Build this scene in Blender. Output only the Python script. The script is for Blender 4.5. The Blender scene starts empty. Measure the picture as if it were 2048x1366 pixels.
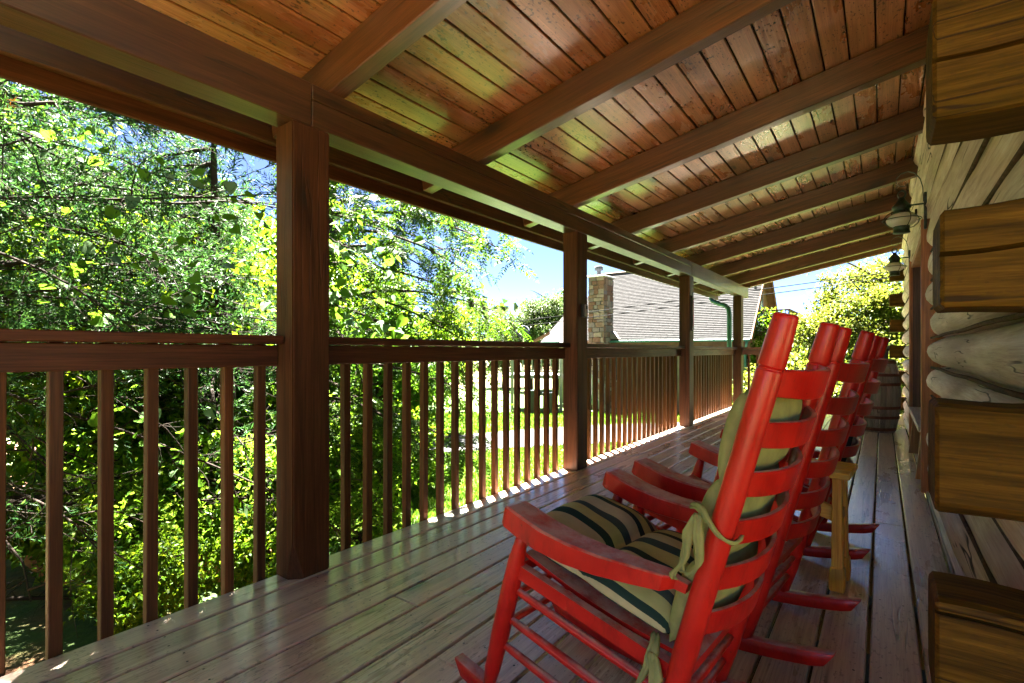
import bpy, bmesh, math, random
import numpy as np
from mathutils import Vector, Matrix

R = math.radians
random.seed(7)
RNG = np.random.default_rng(11)
S = bpy.context.scene
COL = S.collection

# ------------------------------------------------------------------ camera
cam_d = bpy.data.cameras.new('camera')
cam_d.lens = 17.91; cam_d.sensor_width = 36.0
cam_d.shift_y = 0.0093
cam_d.clip_start = 0.02; cam_d.clip_end = 2000
cam = bpy.data.objects.new('camera', cam_d); COL.objects.link(cam)
cam.location = (0, 0, 1.0); cam.rotation_euler = (R(90), 0, R(36))
S.camera = cam

# ------------------------------------------------------------------ sky, sun, exposure
SUN_EL, SUN_ROT = 68.0, -47.0
w = bpy.data.worlds.new('World'); S.world = w; w.use_nodes = True
wn, wl = w.node_tree.nodes, w.node_tree.links
bg = wn['Background']
sky = wn.new('ShaderNodeTexSky'); sky.sky_type = 'NISHITA'; sky.sun_disc = False
sky.sun_elevation = R(SUN_EL); sky.sun_rotation = R(SUN_ROT)
sky.air_density = 0.055; sky.dust_density = 0.05; sky.ozone_density = 3.0
wl.new(sky.outputs[0], bg.inputs[0]); bg.inputs[1].default_value = 0.055
sl = bpy.data.lights.new('sun', 'SUN'); sl.energy = 5.0; sl.angle = R(0.55); sl.color = (1.0, 0.95, 0.86)
so = bpy.data.objects.new('sun', sl); COL.objects.link(so)
_d = Vector((math.sin(R(SUN_ROT))*math.cos(R(SUN_EL)), math.cos(R(SUN_ROT))*math.cos(R(SUN_EL)), math.sin(R(SUN_EL))))
so.rotation_euler = _d.to_track_quat('Z', 'Y').to_euler()
so.location = (-12, 12, 30)
S.view_settings.view_transform = 'Standard'; S.view_settings.look = 'None'
S.view_settings.exposure = 5.65; S.view_settings.gamma = 1.0
S.view_settings.use_curve_mapping = False
S.render.engine = 'CYCLES'
S.cycles.max_bounces = 10; S.cycles.diffuse_bounces = 6; S.cycles.glossy_bounces = 4
S.cycles.transmission_bounces = 6; S.cycles.transparent_max_bounces = 8
S.cycles.use_denoising = True
S.cycles.caustics_reflective = False; S.cycles.caustics_refractive = False

# ------------------------------------------------------------------ node helpers
def newmat(name):
    m = bpy.data.materials.new(name); m.use_nodes = True
    nt = m.node_tree; b = nt.nodes['Principled BSDF']
    return m, nt, b
def N(nt, t, **kw):
    n = nt.nodes.new(t)
    for k, v in kw.items():
        if k.startswith('i_'):
            n.inputs[k[2:].replace('_', ' ')].default_value = v
        else: setattr(n, k, v)
    return n
def ramp(nt, src, stops, interp='LINEAR'):
    r = nt.nodes.new('ShaderNodeValToRGB'); r.color_ramp.interpolation = interp
    e = r.color_ramp.elements
    while len(e) > 1: e.remove(e[-1])
    e[0].position = stops[0][0]; e[0].color = c4(stops[0][1])
    for p, c in stops[1:]:
        x = e.new(p); x.color = c4(c)
    nt.links.new(src, r.inputs[0]); return r.outputs[0]
def c4(c):
    if isinstance(c, (int, float)): return (c, c, c, 1)
    return (c[0], c[1], c[2], 1)
def mix(nt, fac, a, b, mode='MIX'):
    n = nt.nodes.new('ShaderNodeMix'); n.data_type = 'RGBA'; n.blend_type = mode
    for sock, v in ((n.inputs[0], fac), (n.inputs[6], a), (n.inputs[7], b)):
        if hasattr(v, 'is_linked'): nt.links.new(v, sock)
        elif isinstance(v, (int, float)): sock.default_value = v if sock == n.inputs[0] else c4(v)
        else: sock.default_value = c4(v)
    return n.outputs[2]
def math_(nt, op, a, b=None):
    n = nt.nodes.new('ShaderNodeMath'); n.operation = op
    for i, v in enumerate((a, b)):
        if v is None: continue
        if hasattr(v, 'is_linked'): nt.links.new(v, n.inputs[i])
        else: n.inputs[i].default_value = v
    return n.outputs[0]
def obj_coord(nt, scale=(1, 1, 1), rnd=True, loc=(0, 0, 0)):
    tc = nt.nodes.new('ShaderNodeTexCoord')
    mp = nt.nodes.new('ShaderNodeMapping'); mp.inputs['Scale'].default_value = scale
    mp.inputs['Location'].default_value = loc
    src = tc.outputs['Object']
    if rnd:
        oi = nt.nodes.new('ShaderNodeObjectInfo')
        vm = nt.nodes.new('ShaderNodeVectorMath'); vm.operation = 'MULTIPLY_ADD'
        cx = nt.nodes.new('ShaderNodeCombineXYZ')
        for i in range(3): nt.links.new(oi.outputs['Random'], cx.inputs[i])
        nt.links.new(cx.outputs[0], vm.inputs[0]); vm.inputs[1].default_value = (37.1, 23.7, 51.3)
        nt.links.new(src, vm.inputs[2]); src = vm.outputs[0]
    nt.links.new(src, mp.inputs[0]); return mp.outputs[0]
def noise(nt, vec, scale, detail=4, rough=0.55, dist=0.0):
    n = nt.nodes.new('ShaderNodeTexNoise'); n.inputs['Scale'].default_value = scale
    n.inputs['Detail'].default_value = detail; n.inputs['Roughness'].default_value = rough
    n.inputs['Distortion'].default_value = dist
    nt.links.new(vec, n.inputs['Vector']); return n.outputs['Fac']
def bump(nt, b, h, strength=0.3, dist=0.01):
    n = nt.nodes.new('ShaderNodeBump'); n.inputs['Strength'].default_value = strength
    n.inputs['Distance'].default_value = dist
    nt.links.new(h, n.inputs['Height']); nt.links.new(n.outputs[0], b.inputs['Normal'])

def wood(name, ca, cb, axis='x', rough=(0.4, 0.65), knots=0.0, knot_col=(0.02, 0.012, 0.008), specks=0.0, speck_col=(0.03, 0.02, 0.012),
         cracks=0.0, blotch=None, blotch_amt=0.5, bstr=0.35, grain=1.0, vary=0.25, spec=0.5, coat=0.0):
    m, nt, b = newmat(name)
    ai = 'xyz'.index(axis)
    def sc(across, along):
        s = [across]*3; s[ai] = along; return tuple(s)
    g1 = noise(nt, obj_coord(nt, sc(30*grain, 1.3*grain)), 1.0, 8, 0.62, 0.7)
    g2 = noise(nt, obj_coord(nt, sc(120*grain, 3.5*grain)), 1.0, 3, 0.6)
    g = math_(nt, 'ADD', math_(nt, 'MULTIPLY', g1, 0.7), math_(nt, 'MULTIPLY', g2, 0.3))
    col = ramp(nt, g, [(0.35, ca), (0.63, cb)])
    fine = noise(nt, obj_coord(nt, sc(210*grain, 5*grain), loc=(2, 5, 3)), 1.0, 4, 0.7)
    col = mix(nt, .55, col, ramp(nt, fine, [(0.32, .22), (0.68, .80)]), 'OVERLAY')
    h = math_(nt, 'ADD', g, math_(nt, 'MULTIPLY', fine, .5))
    big = noise(nt, obj_coord(nt, sc(3.2, 0.9)), 1.0, 5, 0.6, 0.3)
    if blotch is not None:
        f = math_(nt, 'MULTIPLY', ramp(nt, big, [(0.42, 0), (0.66, 1)]), blotch_amt)
        col = mix(nt, f, col, blotch)
    if vary:
        oi = nt.nodes.new('ShaderNodeObjectInfo')
        v = nt.nodes.new('ShaderNodeMapRange'); nt.links.new(oi.outputs['Random'], v.inputs[0])
        v.inputs[3].default_value = 1-vary; v.inputs[4].default_value = 1+vary
        hs = nt.nodes.new('ShaderNodeHueSaturation'); nt.links.new(v.outputs[0], hs.inputs['Value']); nt.links.new(col, hs.inputs['Color'])
        col = hs.outputs[0]
    if knots:
        vo = nt.nodes.new('ShaderNodeTexVoronoi'); vo.inputs['Scale'].default_value = 1.0
        nt.links.new(obj_coord(nt, sc(5.0, 1.7)), vo.inputs['Vector'])
        sep = nt.nodes.new('ShaderNodeSeparateColor'); nt.links.new(vo.outputs['Color'], sep.inputs[0])
        gate = ramp(nt, sep.outputs[0], [(1-knots, 0), (1-knots+0.02, 1)])
        wob = math_(nt, 'ADD', vo.outputs['Distance'], math_(nt, 'MULTIPLY', math_(nt, 'SUBTRACT', g1, 0.5), 0.12))
        core = math_(nt, 'MULTIPLY', ramp(nt, wob, [(0.09, 1), (0.15, 0)]), gate)
        halo = math_(nt, 'MULTIPLY', math_(nt, 'MULTIPLY', ramp(nt, wob, [(0.12, 1), (0.42, 0)]), gate), 0.6)
        col = mix(nt, halo, col, tuple(c*0.35 for c in ca)); col = mix(nt, core, col, knot_col)
        h = math_(nt, 'SUBTRACT', h, math_(nt, 'MULTIPLY', core, 0.5))
    if specks:
        sv = obj_coord(nt, sc(1, 0.45))
        n1 = noise(nt, sv, 85, 2, 0.5); n2 = noise(nt, obj_coord(nt), 4, 3, 0.6)
        s1 = ramp(nt, math_(nt, 'ADD', n1, math_(nt, 'MULTIPLY', math_(nt, 'SUBTRACT', n2, 0.5), 0.35)), [(0.63, 0), (0.67, 1)])
        n3 = noise(nt, obj_coord(nt, sc(1, .5), loc=(3, 9, 1)), 19, 4, 0.65)
        s2 = math_(nt, 'MULTIPLY', ramp(nt, n3, [(0.62, 0), (0.74, 1)]), .35)
        f = math_(nt, 'MULTIPLY', math_(nt, 'MAXIMUM', s1, s2), specks)
        col = mix(nt, f, col, speck_col)
    if cracks:
        k = noise(nt, obj_coord(nt, sc(9, 0.55), loc=(5, 2, 8)), 1.0, 3, 0.55, 0.12)
        k2 = noise(nt, obj_coord(nt, sc(3, 1.1), loc=(1, 7, 4)), 1.0, 2)
        d = math_(nt, 'ABSOLUTE', math_(nt, 'SUBTRACT', k, 0.5))
        f = math_(nt, 'MULTIPLY', ramp(nt, d, [(0.004, 1), (0.011, 0)]), ramp(nt, k2, [(0.52, 0), (0.58, 1)]))
        col = mix(nt, math_(nt, 'MULTIPLY', f, cracks), col, (0.02, 0.012, 0.008))
        h = math_(nt, 'SUBTRACT', h, math_(nt, 'MULTIPLY', f, 0.9))
    nt.links.new(col, b.inputs['Base Color'])
    rr = ramp(nt, big, [(0.35, rough[0]), (0.65, rough[1])]); nt.links.new(rr, b.inputs['Roughness'])
    b.inputs['Specular IOR Level'].default_value = spec
    if coat:
        b.inputs['Coat Weight'].default_value = coat; b.inputs['Coat Roughness'].default_value = .22
    bump(nt, b, h, bstr, 0.004)
    return m

def plain(name, col, rough=0.5, metal=0.0, var=0.15, scale=8.0, bstr=0.1, col2=None, spec=None):
    m, nt, b = newmat(name)
    n = noise(nt, obj_coord(nt), scale, 5, 0.6)
    c2 = col2 if col2 else tuple(min(1, c*(1+var)) for c in col)
    c1 = tuple(c*(1-var) for c in col)
    nt.links.new(ramp(nt, n, [(0.35, c1), (0.65, c2)]), b.inputs['Base Color'])
    b.inputs['Roughness'].default_value = rough; b.inputs['Metallic'].default_value = metal
    b.inputs['Specular IOR Level'].default_value = spec if spec is not None else (.08 if rough >= .8 else .5)
    if bstr: bump(nt, b, n, bstr, 0.004)
    return m

def leafmat(name, c1, c2, c3, trans=0.45, rough=0.45, tboost=1.6):
    m, nt, b = newmat(name)
    g = nt.nodes.new('ShaderNodeNewGeometry')
    col = ramp(nt, g.outputs['Random Per Island'], [(0.0, c1), (0.55, c2), (1.0, c3)])
    nt.links.new(col, b.inputs['Base Color']); b.inputs['Roughness'].default_value = rough
    b.inputs['Specular IOR Level'].default_value = 0.1
    t = nt.nodes.new('ShaderNodeBsdfTranslucent')
    hs = nt.nodes.new('ShaderNodeHueSaturation'); hs.inputs['Value'].default_value = tboost; hs.inputs['Hue'].default_value = 0.485
    nt.links.new(col, hs.inputs['Color']); nt.links.new(hs.outputs[0], t.inputs[0])
    ms = nt.nodes.new('ShaderNodeMixShader'); ms.inputs[0].default_value = trans
    nt.links.new(b.outputs[0], ms.inputs[1]); nt.links.new(t.outputs[0], ms.inputs[2])
    nt.links.new(ms.outputs[0], nt.nodes['Material Output'].inputs[0])
    return m

# ------------------------------------------------------------------ materials
M = {}
M['beam'] = wood('stained_timber', (0.032, 0.012, 0.005), (0.125, 0.047, 0.018), 'y', (0.34, 0.5), knots=.3, cracks=.8, blotch=(0.07, 0.035, 0.018), blotch_amt=.5, vary=.12, coat=.5)
M['rafter'] = wood('stained_rafter', (0.036, 0.013, 0.006), (0.145, 0.055, 0.021), 'x', (0.33, 0.5), knots=.4, cracks=.7, blotch=(0.08, 0.038, 0.02), blotch_amt=.5, vary=.18, coat=.6)
M['post'] = wood('stained_post', (0.036, 0.013, 0.006), (0.11, 0.04, 0.016), 'z', (0.4, 0.65), knots=.12, cracks=.45, blotch=(0.05, 0.024, 0.011), blotch_amt=.5, vary=.1, spec=.2)
M['baluster'] = wood('stained_baluster', (0.045, 0.015, 0.006), (0.13, 0.048, 0.016), 'z', (0.4, 0.65), knots=.08, blotch=(0.10, 0.042, 0.016), blotch_amt=.4, vary=.3, spec=.2)
M['rail'] = wood('stained_rail', (0.040, 0.012, 0.006), (0.105, 0.034, 0.014), 'y', (0.4, 0.6), cracks=.6, vary=.12, spec=.25)
M['railx'] = wood('stained_rail_end', (0.085, 0.030, 0.015), (0.19, 0.075, 0.034), 'x', (0.4, 0.6), cracks=.5, vary=.12)
M['plank'] = wood('ceiling_plank', (0.26, 0.068, 0.026), (0.50, 0.20, 0.092), 'y', (0.22, 0.36), knots=.16, specks=.85, speck_col=(0.06, 0.026, 0.016),
                  blotch=(0.52, 0.30, 0.17), blotch_amt=.45, vary=.12, bstr=.25, spec=.6, coat=.9)
M['deck'] = wood('deck_board', (0.40, 0.27, 0.195), (0.73, 0.58, 0.46), 'y', (0.22, 0.42), knots=.05, specks=.4, speck_col=(0.05, 0.03, 0.024), cracks=.5,
                 blotch=(0.72, 0.57, 0.48), blotch_amt=.55, vary=.13, bstr=.35, spec=.5, coat=.7)
M['log'] = wood('weathered_log', (0.48, 0.36, 0.27), (0.86, 0.74, 0.63), 'y', (0.5, 0.75), knots=.14, knot_col=(.09, .055, .035), cracks=1.0, blotch=(0.52, 0.41, 0.35), blotch_amt=.7, vary=.24, bstr=.5, spec=.3)
M['logx'] = wood('stained_corner_log', (0.022, 0.010, 0.0013), (0.155, 0.077, 0.009), 'x', (0.6, 0.8), knots=.22, cracks=.8, blotch=(0.075, 0.045, 0.005), blotch_amt=.6, vary=.12, bstr=.5, specks=.2, spec=.12)
M['trim'] = wood('door_trim', (0.26, 0.085, 0.03), (0.46, 0.19, 0.07), 'z', (0.4, 0.6), vary=.05)
M['door'] = wood('dark_door', (0.06, 0.028, 0.016), (0.14, 0.07, 0.04), 'z', (0.4, 0.6), vary=.05)
M['bench'] = wood('bench_wood', (0.38, 0.29, 0.22), (0.6, 0.5, 0.41), 'y', (0.5, 0.7), cracks=.6)
M['benchleg'] = wood('bench_leg', (0.3, 0.13, 0.04), (0.5, 0.25, 0.09), 'z', (0.4, 0.6))
M['honey'] = wood('honey_pine', (0.60, 0.28, 0.03), (0.82, 0.48, 0.09), 'z', (0.28, 0.45), vary=.06, knots=.05)
M['honeyx'] = wood('honey_pine_top', (0.60, 0.30, 0.04), (0.82, 0.50, 0.11), 'x', (0.28, 0.45), vary=.06)
M['stave'] = wood('barrel_stave', (0.17, 0.14, 0.12), (0.40, 0.33, 0.285), 'z', (0.6, 0.8), cracks=.6, blotch=(0.17, 0.18, 0.20), blotch_amt=.5, vary=.35)
M['hoop'] = plain('rusty_hoop', (0.15, 0.05, 0.035), .7, .3, .4, 25, .3)
M['cable'] = plain('cable_black', (0.006, 0.006, 0.006), .9)
M['black'] = plain('dark_metal', (0.022, 0.02, 0.02), .45, .6, .3, 20)
M['bronze'] = plain('lantern_bronze', (0.06, 0.042, 0.03), .5, .7, .4, 30, .1, (0.06, 0.10, 0.08))
M['grey'] = plain('grey_plastic', (0.35, 0.34, 0.34), .4)
M['green'] = plain('green_metal', (0.03, 0.11, 0.085), .4, .2, .2, 6)
M['white'] = plain('white_paint', (0.20, 0.197, 0.19), .8)
M['tan'] = plain('tan_block', (0.16, 0.13, 0.09), .8, 0, .15, 3)
M['brownsiding'] = plain('brown_fascia', (0.10, 0.055, 0.034), .85, 0, .2, 5)
M['shingle'] = plain('roof_shingle', (0.050, 0.049, 0.049), .9, 0, .18, 7, .3)
M['shingle_w'] = plain('wing_shingle', (0.026, 0.024, 0.023), .9, 0, .3, 9, .3)
M['shingle_d'] = plain('roof_shingle_dark', (0.12, 0.10, 0.09), .9)
M['seam'] = plain('dark_seam_shade', (0.10, 0.07, 0.05), .9, 0, .3, 30)  # dark colour stands in for the shade between logs
M['soil_shade'] = plain('painted_shade_soil', (0.012, 0.009, 0.007), .95)  # near-black colour stands in for the shade under the deck
M['backing'] = plain('dark_sheathing', (0.03, 0.02, 0.015), .9)
M['util'] = plain('grey_box', (0.04, 0.046, 0.054), .8)

def redpaint():
    m, nt, b = newmat('red_paint')
    n = noise(nt, obj_coord(nt), 9, 5, .6)
    col = ramp(nt, n, [(0.3, (0.42, 0.006, 0.005)), (0.7, (0.60, 0.014, 0.009))])
    sp = ramp(nt, noise(nt, obj_coord(nt), 55, 3, .6), [(0.70, 0), (0.74, 1)])
    col = mix(nt, math_(nt, 'MULTIPLY', sp, .7), col, (0.09, 0.015, 0.012))
    # sun bleached upper faces: paint wear that faces up
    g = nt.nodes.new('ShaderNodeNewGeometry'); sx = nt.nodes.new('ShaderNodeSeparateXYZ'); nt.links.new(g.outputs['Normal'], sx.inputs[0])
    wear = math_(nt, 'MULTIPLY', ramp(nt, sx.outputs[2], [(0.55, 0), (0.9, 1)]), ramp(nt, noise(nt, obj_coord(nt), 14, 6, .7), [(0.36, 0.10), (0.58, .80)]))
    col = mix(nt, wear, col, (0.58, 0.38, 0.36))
    nt.links.new(col, b.inputs['Base Color'])
    nt.links.new(ramp(nt, n, [(0.3, .28), (0.7, .45)]), b.inputs['Roughness'])
    b.inputs['Specular IOR Level'].default_value = .45
    scf = ramp(nt, noise(nt, obj_coord(nt, (1, 1, .3)), 23, 5, .7), [(.30, .55), (.5, 1.0)])
    col = mix(nt, .8, col, scf, 'MULTIPLY'); nt.links.new(col, b.inputs['Base Color'])
    bump(nt, b, noise(nt, obj_coord(nt, (1, 1, .25)), 70, 5, .65), .25, .003)
    return m
M['red'] = redpaint()

def stripefabric(name, cols, period=0.115, dim=1.0):
    m, nt, b = newmat(name)
    at = nt.nodes.new('ShaderNodeAttribute'); at.attribute_name = 'stripe'
    wob = math_(nt, 'MULTIPLY', math_(nt, 'SUBTRACT', noise(nt, obj_coord(nt), 6, 2), .5), .012)
    v = math_(nt, 'FRACT', math_(nt, 'ADD', math_(nt, 'DIVIDE', math_(nt, 'ADD', at.outputs['Fac'], wob), period), 10.532))
    col = ramp(nt, v, cols, 'CONSTANT')
    weave = noise(nt, obj_coord(nt), 420, 2); dirt = noise(nt, obj_coord(nt), 11, 5, .6)
    col = mix(nt, .35, col, ramp(nt, dirt, [(.3, .30), (.7, .72)]), 'OVERLAY')
    nt.links.new(col, b.inputs['Base Color']); b.inputs['Roughness'].default_value = .9
    b.inputs['Specular IOR Level'].default_value = .2
    bump(nt, b, weave, .25, .002)
    return m
M['cushion'] = stripefabric('striped_fabric', [(0, (0.018, 0.045, 0.042)), (.19, (0.44, 0.46, 0.21)), (.5, (0.045, 0.075, 0.078)), (.68, (0.46, 0.43, 0.29))], .186)
M['tie'] = plain('tie_fabric', (0.30, 0.32, 0.14), .9, 0, .15, 20)
M['darkcushion'] = plain('dark_cushion', (0.03, 0.035, 0.05), .9)

def glassmat():
    m, nt, b = newmat('lantern_glass')
    b.inputs['Base Color'].default_value = (.86, .86, .84, 1); b.inputs['Roughness'].default_value = .12
    t = nt.nodes.new('ShaderNodeBsdfTranslucent'); t.inputs[0].default_value = (.95, .95, .93, 1)
    ms = nt.nodes.new('ShaderNodeMixShader'); ms.inputs[0].default_value = .55
    nt.links.new(b.outputs[0], ms.inputs[1]); nt.links.new(t.outputs[0], ms.inputs[2])
    nt.links.new(ms.outputs[0], nt.nodes['Material Output'].inputs[0])
    return m
M['glass'] = glassmat()
M['bulb'] = plain('white_bulb', (.85, .85, .82), .3)
M['pane'] = plain('window_pane', (.05, .06, .075), .08)

M['bark'] = plain('grey_brown_bark', (0.03, 0.022, 0.016), .9, 0, .4, 14, .6)
M['twig'] = plain('dead_twig', (0.022, 0.016, 0.012), .85, 0, .35, 5, .2)
M['leaf_walnut'] = leafmat('compound_leaf', (0.013, 0.045, 0.002), (0.026, 0.070, 0.0035), (0.050, 0.098, 0.006), .42)
M['leaf_bright'] = leafmat('sunny_leaf', (0.026, 0.072, 0.002), (0.052, 0.115, 0.003), (0.105, 0.155, 0.006), .48)
M['leaf_shrub'] = leafmat('shrub_leaf', (0.05, 0.125, 0.006), (0.085, 0.18, 0.009), (0.15, 0.225, 0.018), .5)
M['leaf_mid'] = leafmat('woodland_leaf', (0.012, 0.05, 0.003), (0.026, 0.08, 0.004), (0.055, 0.115, 0.006), .42)
M['leaf_yellow'] = leafmat('yellowgreen_leaf', (0.028, 0.050, 0.004), (0.052, 0.074, 0.006), (0.09, 0.095, 0.012), .42)
M['leaf_cedar'] = leafmat('cedar_spray', (0.008, 0.036, 0.008), (0.017, 0.058, 0.011), (0.034, 0.084, 0.012), .3)
M['leaf_dead'] = leafmat('dead_cedar_spray', (0.0960, 0.0408, 0.0046), (0.1440, 0.0624, 0.0069), (0.1728, 0.0864, 0.0115), .3)
M['leaf_vine'] = leafmat('vine_leaf', (0.026, 0.085, 0.006), (0.052, 0.13, 0.008), (0.095, 0.16, 0.012), .45)
M['leaf_vine_pale'] = leafmat('pale_vine_leaf', (0.055, 0.11, 0.05), (0.08, 0.14, 0.065), (0.1, 0.155, 0.07), .3, .3)
M['leaf_far'] = leafmat('far_conifer_leaf', (0.014, 0.034, 0.008), (0.026, 0.048, 0.011), (0.044, 0.064, 0.015), .3)
M['grass'] = leafmat('grass_blade', (0.024, 0.070, 0.004), (0.042, 0.10, 0.006), (0.070, 0.125, 0.010), .4)

def groundmat():
    m, nt, b = newmat('ground_soil')
    v = obj_coord(nt, rnd=False)
    n = noise(nt, v, .55, 5, .6); n2 = noise(nt, v, 9, 5, .65)
    green = ramp(nt, n2, [(.3, (0.02, 0.042, 0.006)), (.7, (0.045, 0.08, 0.010))])
    clay = ramp(nt, n2, [(.3, (0.09, 0.033, 0.014)), (.7, (0.15, 0.062, 0.028))])
    col = mix(nt, ramp(nt, n, [(.45, 0), (.56, 1)]), green, clay)
    nt.links.new(col, b.inputs['Base Color']); b.inputs['Roughness'].default_value = .95
    bump(nt, b, n2, .6, .05)
    return m
M['ground'] = groundmat()
def lawnmat():
    m, nt, b = newmat('lawn_turf'); v = obj_coord(nt, rnd=False)
    n2 = noise(nt, v, 14, 5, .65); n1 = noise(nt, v, .8, 4)
    col = ramp(nt, n2, [(.3, (0.030, 0.075, 0.006)), (.7, (0.058, 0.115, 0.010))])
    col = mix(nt, ramp(nt, n1, [(.4, 0), (.7, .4)]), col, (0.07, 0.09, 0.015))
    nt.links.new(col, b.inputs['Base Color']); b.inputs['Roughness'].default_value = .95
    bump(nt, b, n2, .6, .04); return m
M['lawn'] = lawnmat()
M['asphalt'] = plain('driveway_asphalt', (0.045, 0.044, 0.044), .9, 0, .2, 6, .3)
M['clay'] = plain('red_clay', (0.34, 0.13, 0.055), .95, 0, .35, 3, .5)
M['mortar'] = plain('mortar', (0.06, 0.05, 0.042), .95)
M['stone'] = [plain('chimney_stone_%s' % n, c, .9, 0, .2, 4, .3) for n, c in (('tan', (.15, .10, .07)), ('rust', (.12, .068, .045)), ('cream', (.19, .15, .115)), ('grey', (.12, .10, .088)))]

# ------------------------------------------------------------------ object helpers
def tag(o, label=None, cat=None, group=None, kind=None):
    if label: o['label'] = label
    if cat: o['category'] = cat
    if group: o['group'] = group
    if kind: o['kind'] = kind
    return o
def empty(name, loc=(0, 0, 0), rz=0):
    o = bpy.data.objects.new(name, None); COL.objects.link(o)
    o.location = loc; o.rotation_euler = (0, 0, rz); o.empty_display_size = .1
    return o
def link(name, me, mat, parent=None, loc=(0, 0, 0), rot=(0, 0, 0)):
    o = bpy.data.objects.new(name, me); COL.objects.link(o)
    if mat is not None and len(me.materials) == 0: me.materials.append(mat)
    elif mat is not None and me.materials[0] != mat:
        o.material_slots[0].link = 'OBJECT'; o.material_slots[0].material = mat
    o.location = loc; o.rotation_euler = rot
    if parent: o.parent = parent
    return o
def np_mesh(name, V, F, smooth=False):
    """V (n,3), F (m,k) constant k"""
    V = np.asarray(V, np.float32); F = np.asarray(F, np.int32)
    me = bpy.data.meshes.new(name); n, (mf, k) = len(V), F.shape
    me.vertices.add(n); me.vertices.foreach_set('co', V.ravel())
    me.loops.add(mf*k); me.loops.foreach_set('vertex_index', F.ravel())
    me.polygons.add(mf); me.polygons.foreach_set('loop_start', np.arange(0, mf*k, k, dtype=np.int32))
    me.polygons.foreach_set('loop_total', np.full(mf, k, np.int32))
    if smooth: me.polygons.foreach_set('use_smooth', np.ones(mf, bool))
    me.update(); me.validate(); return me
def py_mesh(name, V, F, smooth=False):
    me = bpy.data.meshes.new(name); me.from_pydata([tuple(v) for v in V], [], F); me.update()
    if smooth:
        for p in me.polygons: p.use_smooth = True
    return me
_bc = {}
def boxm(sx, sy, sz, c=0.003, seg=1):
    key = (round(sx, 4), round(sy, 4), round(sz, 4), c, seg)
    if key not in _bc:
        bm = bmesh.new(); bmesh.ops.create_cube(bm, size=1.0)
        bmesh.ops.scale(bm, vec=(sx, sy, sz), verts=bm.verts)
        if c > 0: bmesh.ops.bevel(bm, geom=list(bm.edges), offset=c, segments=seg, profile=.6, affect='EDGES')
        me = bpy.data.meshes.new('box'); bm.to_mesh(me); bm.free(); _bc[key] = me
    return _bc[key]
def box(name, lo, hi, mat, parent=None, c=0.003, rot=(0, 0, 0), seg=1, off=(0, 0, 0)):
    s = [hi[i]-lo[i] for i in range(3)]; l = [(hi[i]+lo[i])/2-off[i] for i in range(3)]
    me = boxm(*s, c, seg)
    if len(me.materials) and me.materials[0] != mat:
        k = (round(s[0], 4), round(s[1], 4), round(s[2], 4), c, seg, mat.name)
        if k not in _bc:
            m2 = me.copy(); m2.materials.clear(); _bc[k] = m2
        me = _bc[k]
    return link(name, me, mat, parent, l, rot)

def tubes(P, rad, sides=6, cap=True):
    """P (n,k,3) polylines, rad (n,k). returns V,F quads"""
    P = np.asarray(P, float); rad = np.asarray(rad, float); n, k, _ = P.shape
    T = np.gradient(P, axis=1); T /= (np.linalg.norm(T, axis=2, keepdims=True)+1e-9)
    up = np.zeros_like(T); up[..., 2] = 1.0
    near = np.abs(T[..., 2]) > .93; up[near] = (1, 0, 0)
    ref = np.repeat(up[:, :1, :], k, 1)
    A = np.cross(T, ref); A /= (np.linalg.norm(A, axis=2, keepdims=True)+1e-9); B = np.cross(T, A)
    th = np.linspace(0, 2*np.pi, sides, endpoint=False)
    V = P[:, :, None, :] + rad[:, :, None, None]*(np.cos(th)[None, None, :, None]*A[:, :, None, :]+np.sin(th)[None, None, :, None]*B[:, :, None, :])
    V = V.reshape(-1, 3)
    i = np.arange(n)[:, None, None]*k*sides; j = np.arange(k-1)[None, :, None]*sides; s = np.arange(sides)[None, None, :]; s2 = (s+1) % sides
    F = np.stack([i+j+s, i+j+s2, i+j+sides+s2, i+j+sides+s], -1).reshape(-1, 4)
    return V, F
def tube_obj(name, pts, rad, mat, parent=None, sides=10, loc=(0, 0, 0), smooth=True, caps=True):
    pts = [tuple(p) for p in pts]; rad = list(rad) if hasattr(rad, '__len__') else [rad]*len(pts)
    if caps:
        pts = [pts[0]]+pts+[pts[-1]]; rad = [1e-4]+rad+[1e-4]
        d0 = Vector(pts[2])-Vector(pts[1]); d1 = Vector(pts[-2])-Vector(pts[-3])
        pts[0] = tuple(Vector(pts[1])-d0*1e-3); pts[-1] = tuple(Vector(pts[-2])+d1*1e-3)
    V, F = frame_tube(pts, rad, sides)
    me = np_mesh(name, V, F, smooth); return link(name, me, mat, parent, loc)
def frame_tube(pts, rad, sides):
    P = [Vector(p) for p in pts]; V = []; n = len(P)
    T = []
    for i in range(n):
        a, b_ = max(0, i-1), min(n-1, i+1)
        if i == 0: a, b_ = (1, 2) if n > 3 and (P[1]-P[0]).length < 1e-2 else (0, 1)
        if i == n-1: a, b_ = (n-3, n-2) if n > 3 and (P[-1]-P[-2]).length < 1e-2 else (n-2, n-1)
        T.append((P[b_]-P[a]).normalized())
    ref = Vector((0, 0, 1)) if abs(T[0].z) < .9 else Vector((1, 0, 0))
    A = T[0].cross(ref).normalized()
    for i in range(n):
        A = (A-T[i]*A.dot(T[i])).normalized(); B = T[i].cross(A)
        for s in range(sides):
            th = 2*math.pi*s/sides
            V.append(P[i]+rad[i]*(math.cos(th)*A+math.sin(th)*B))
    F = [[i*sides+s, i*sides+(s+1) % sides, (i+1)*sides+(s+1) % sides, (i+1)*sides+s] for i in range(n-1) for s in range(sides)]
    return np.array([tuple(v) for v in V]), np.array(F)
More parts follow.
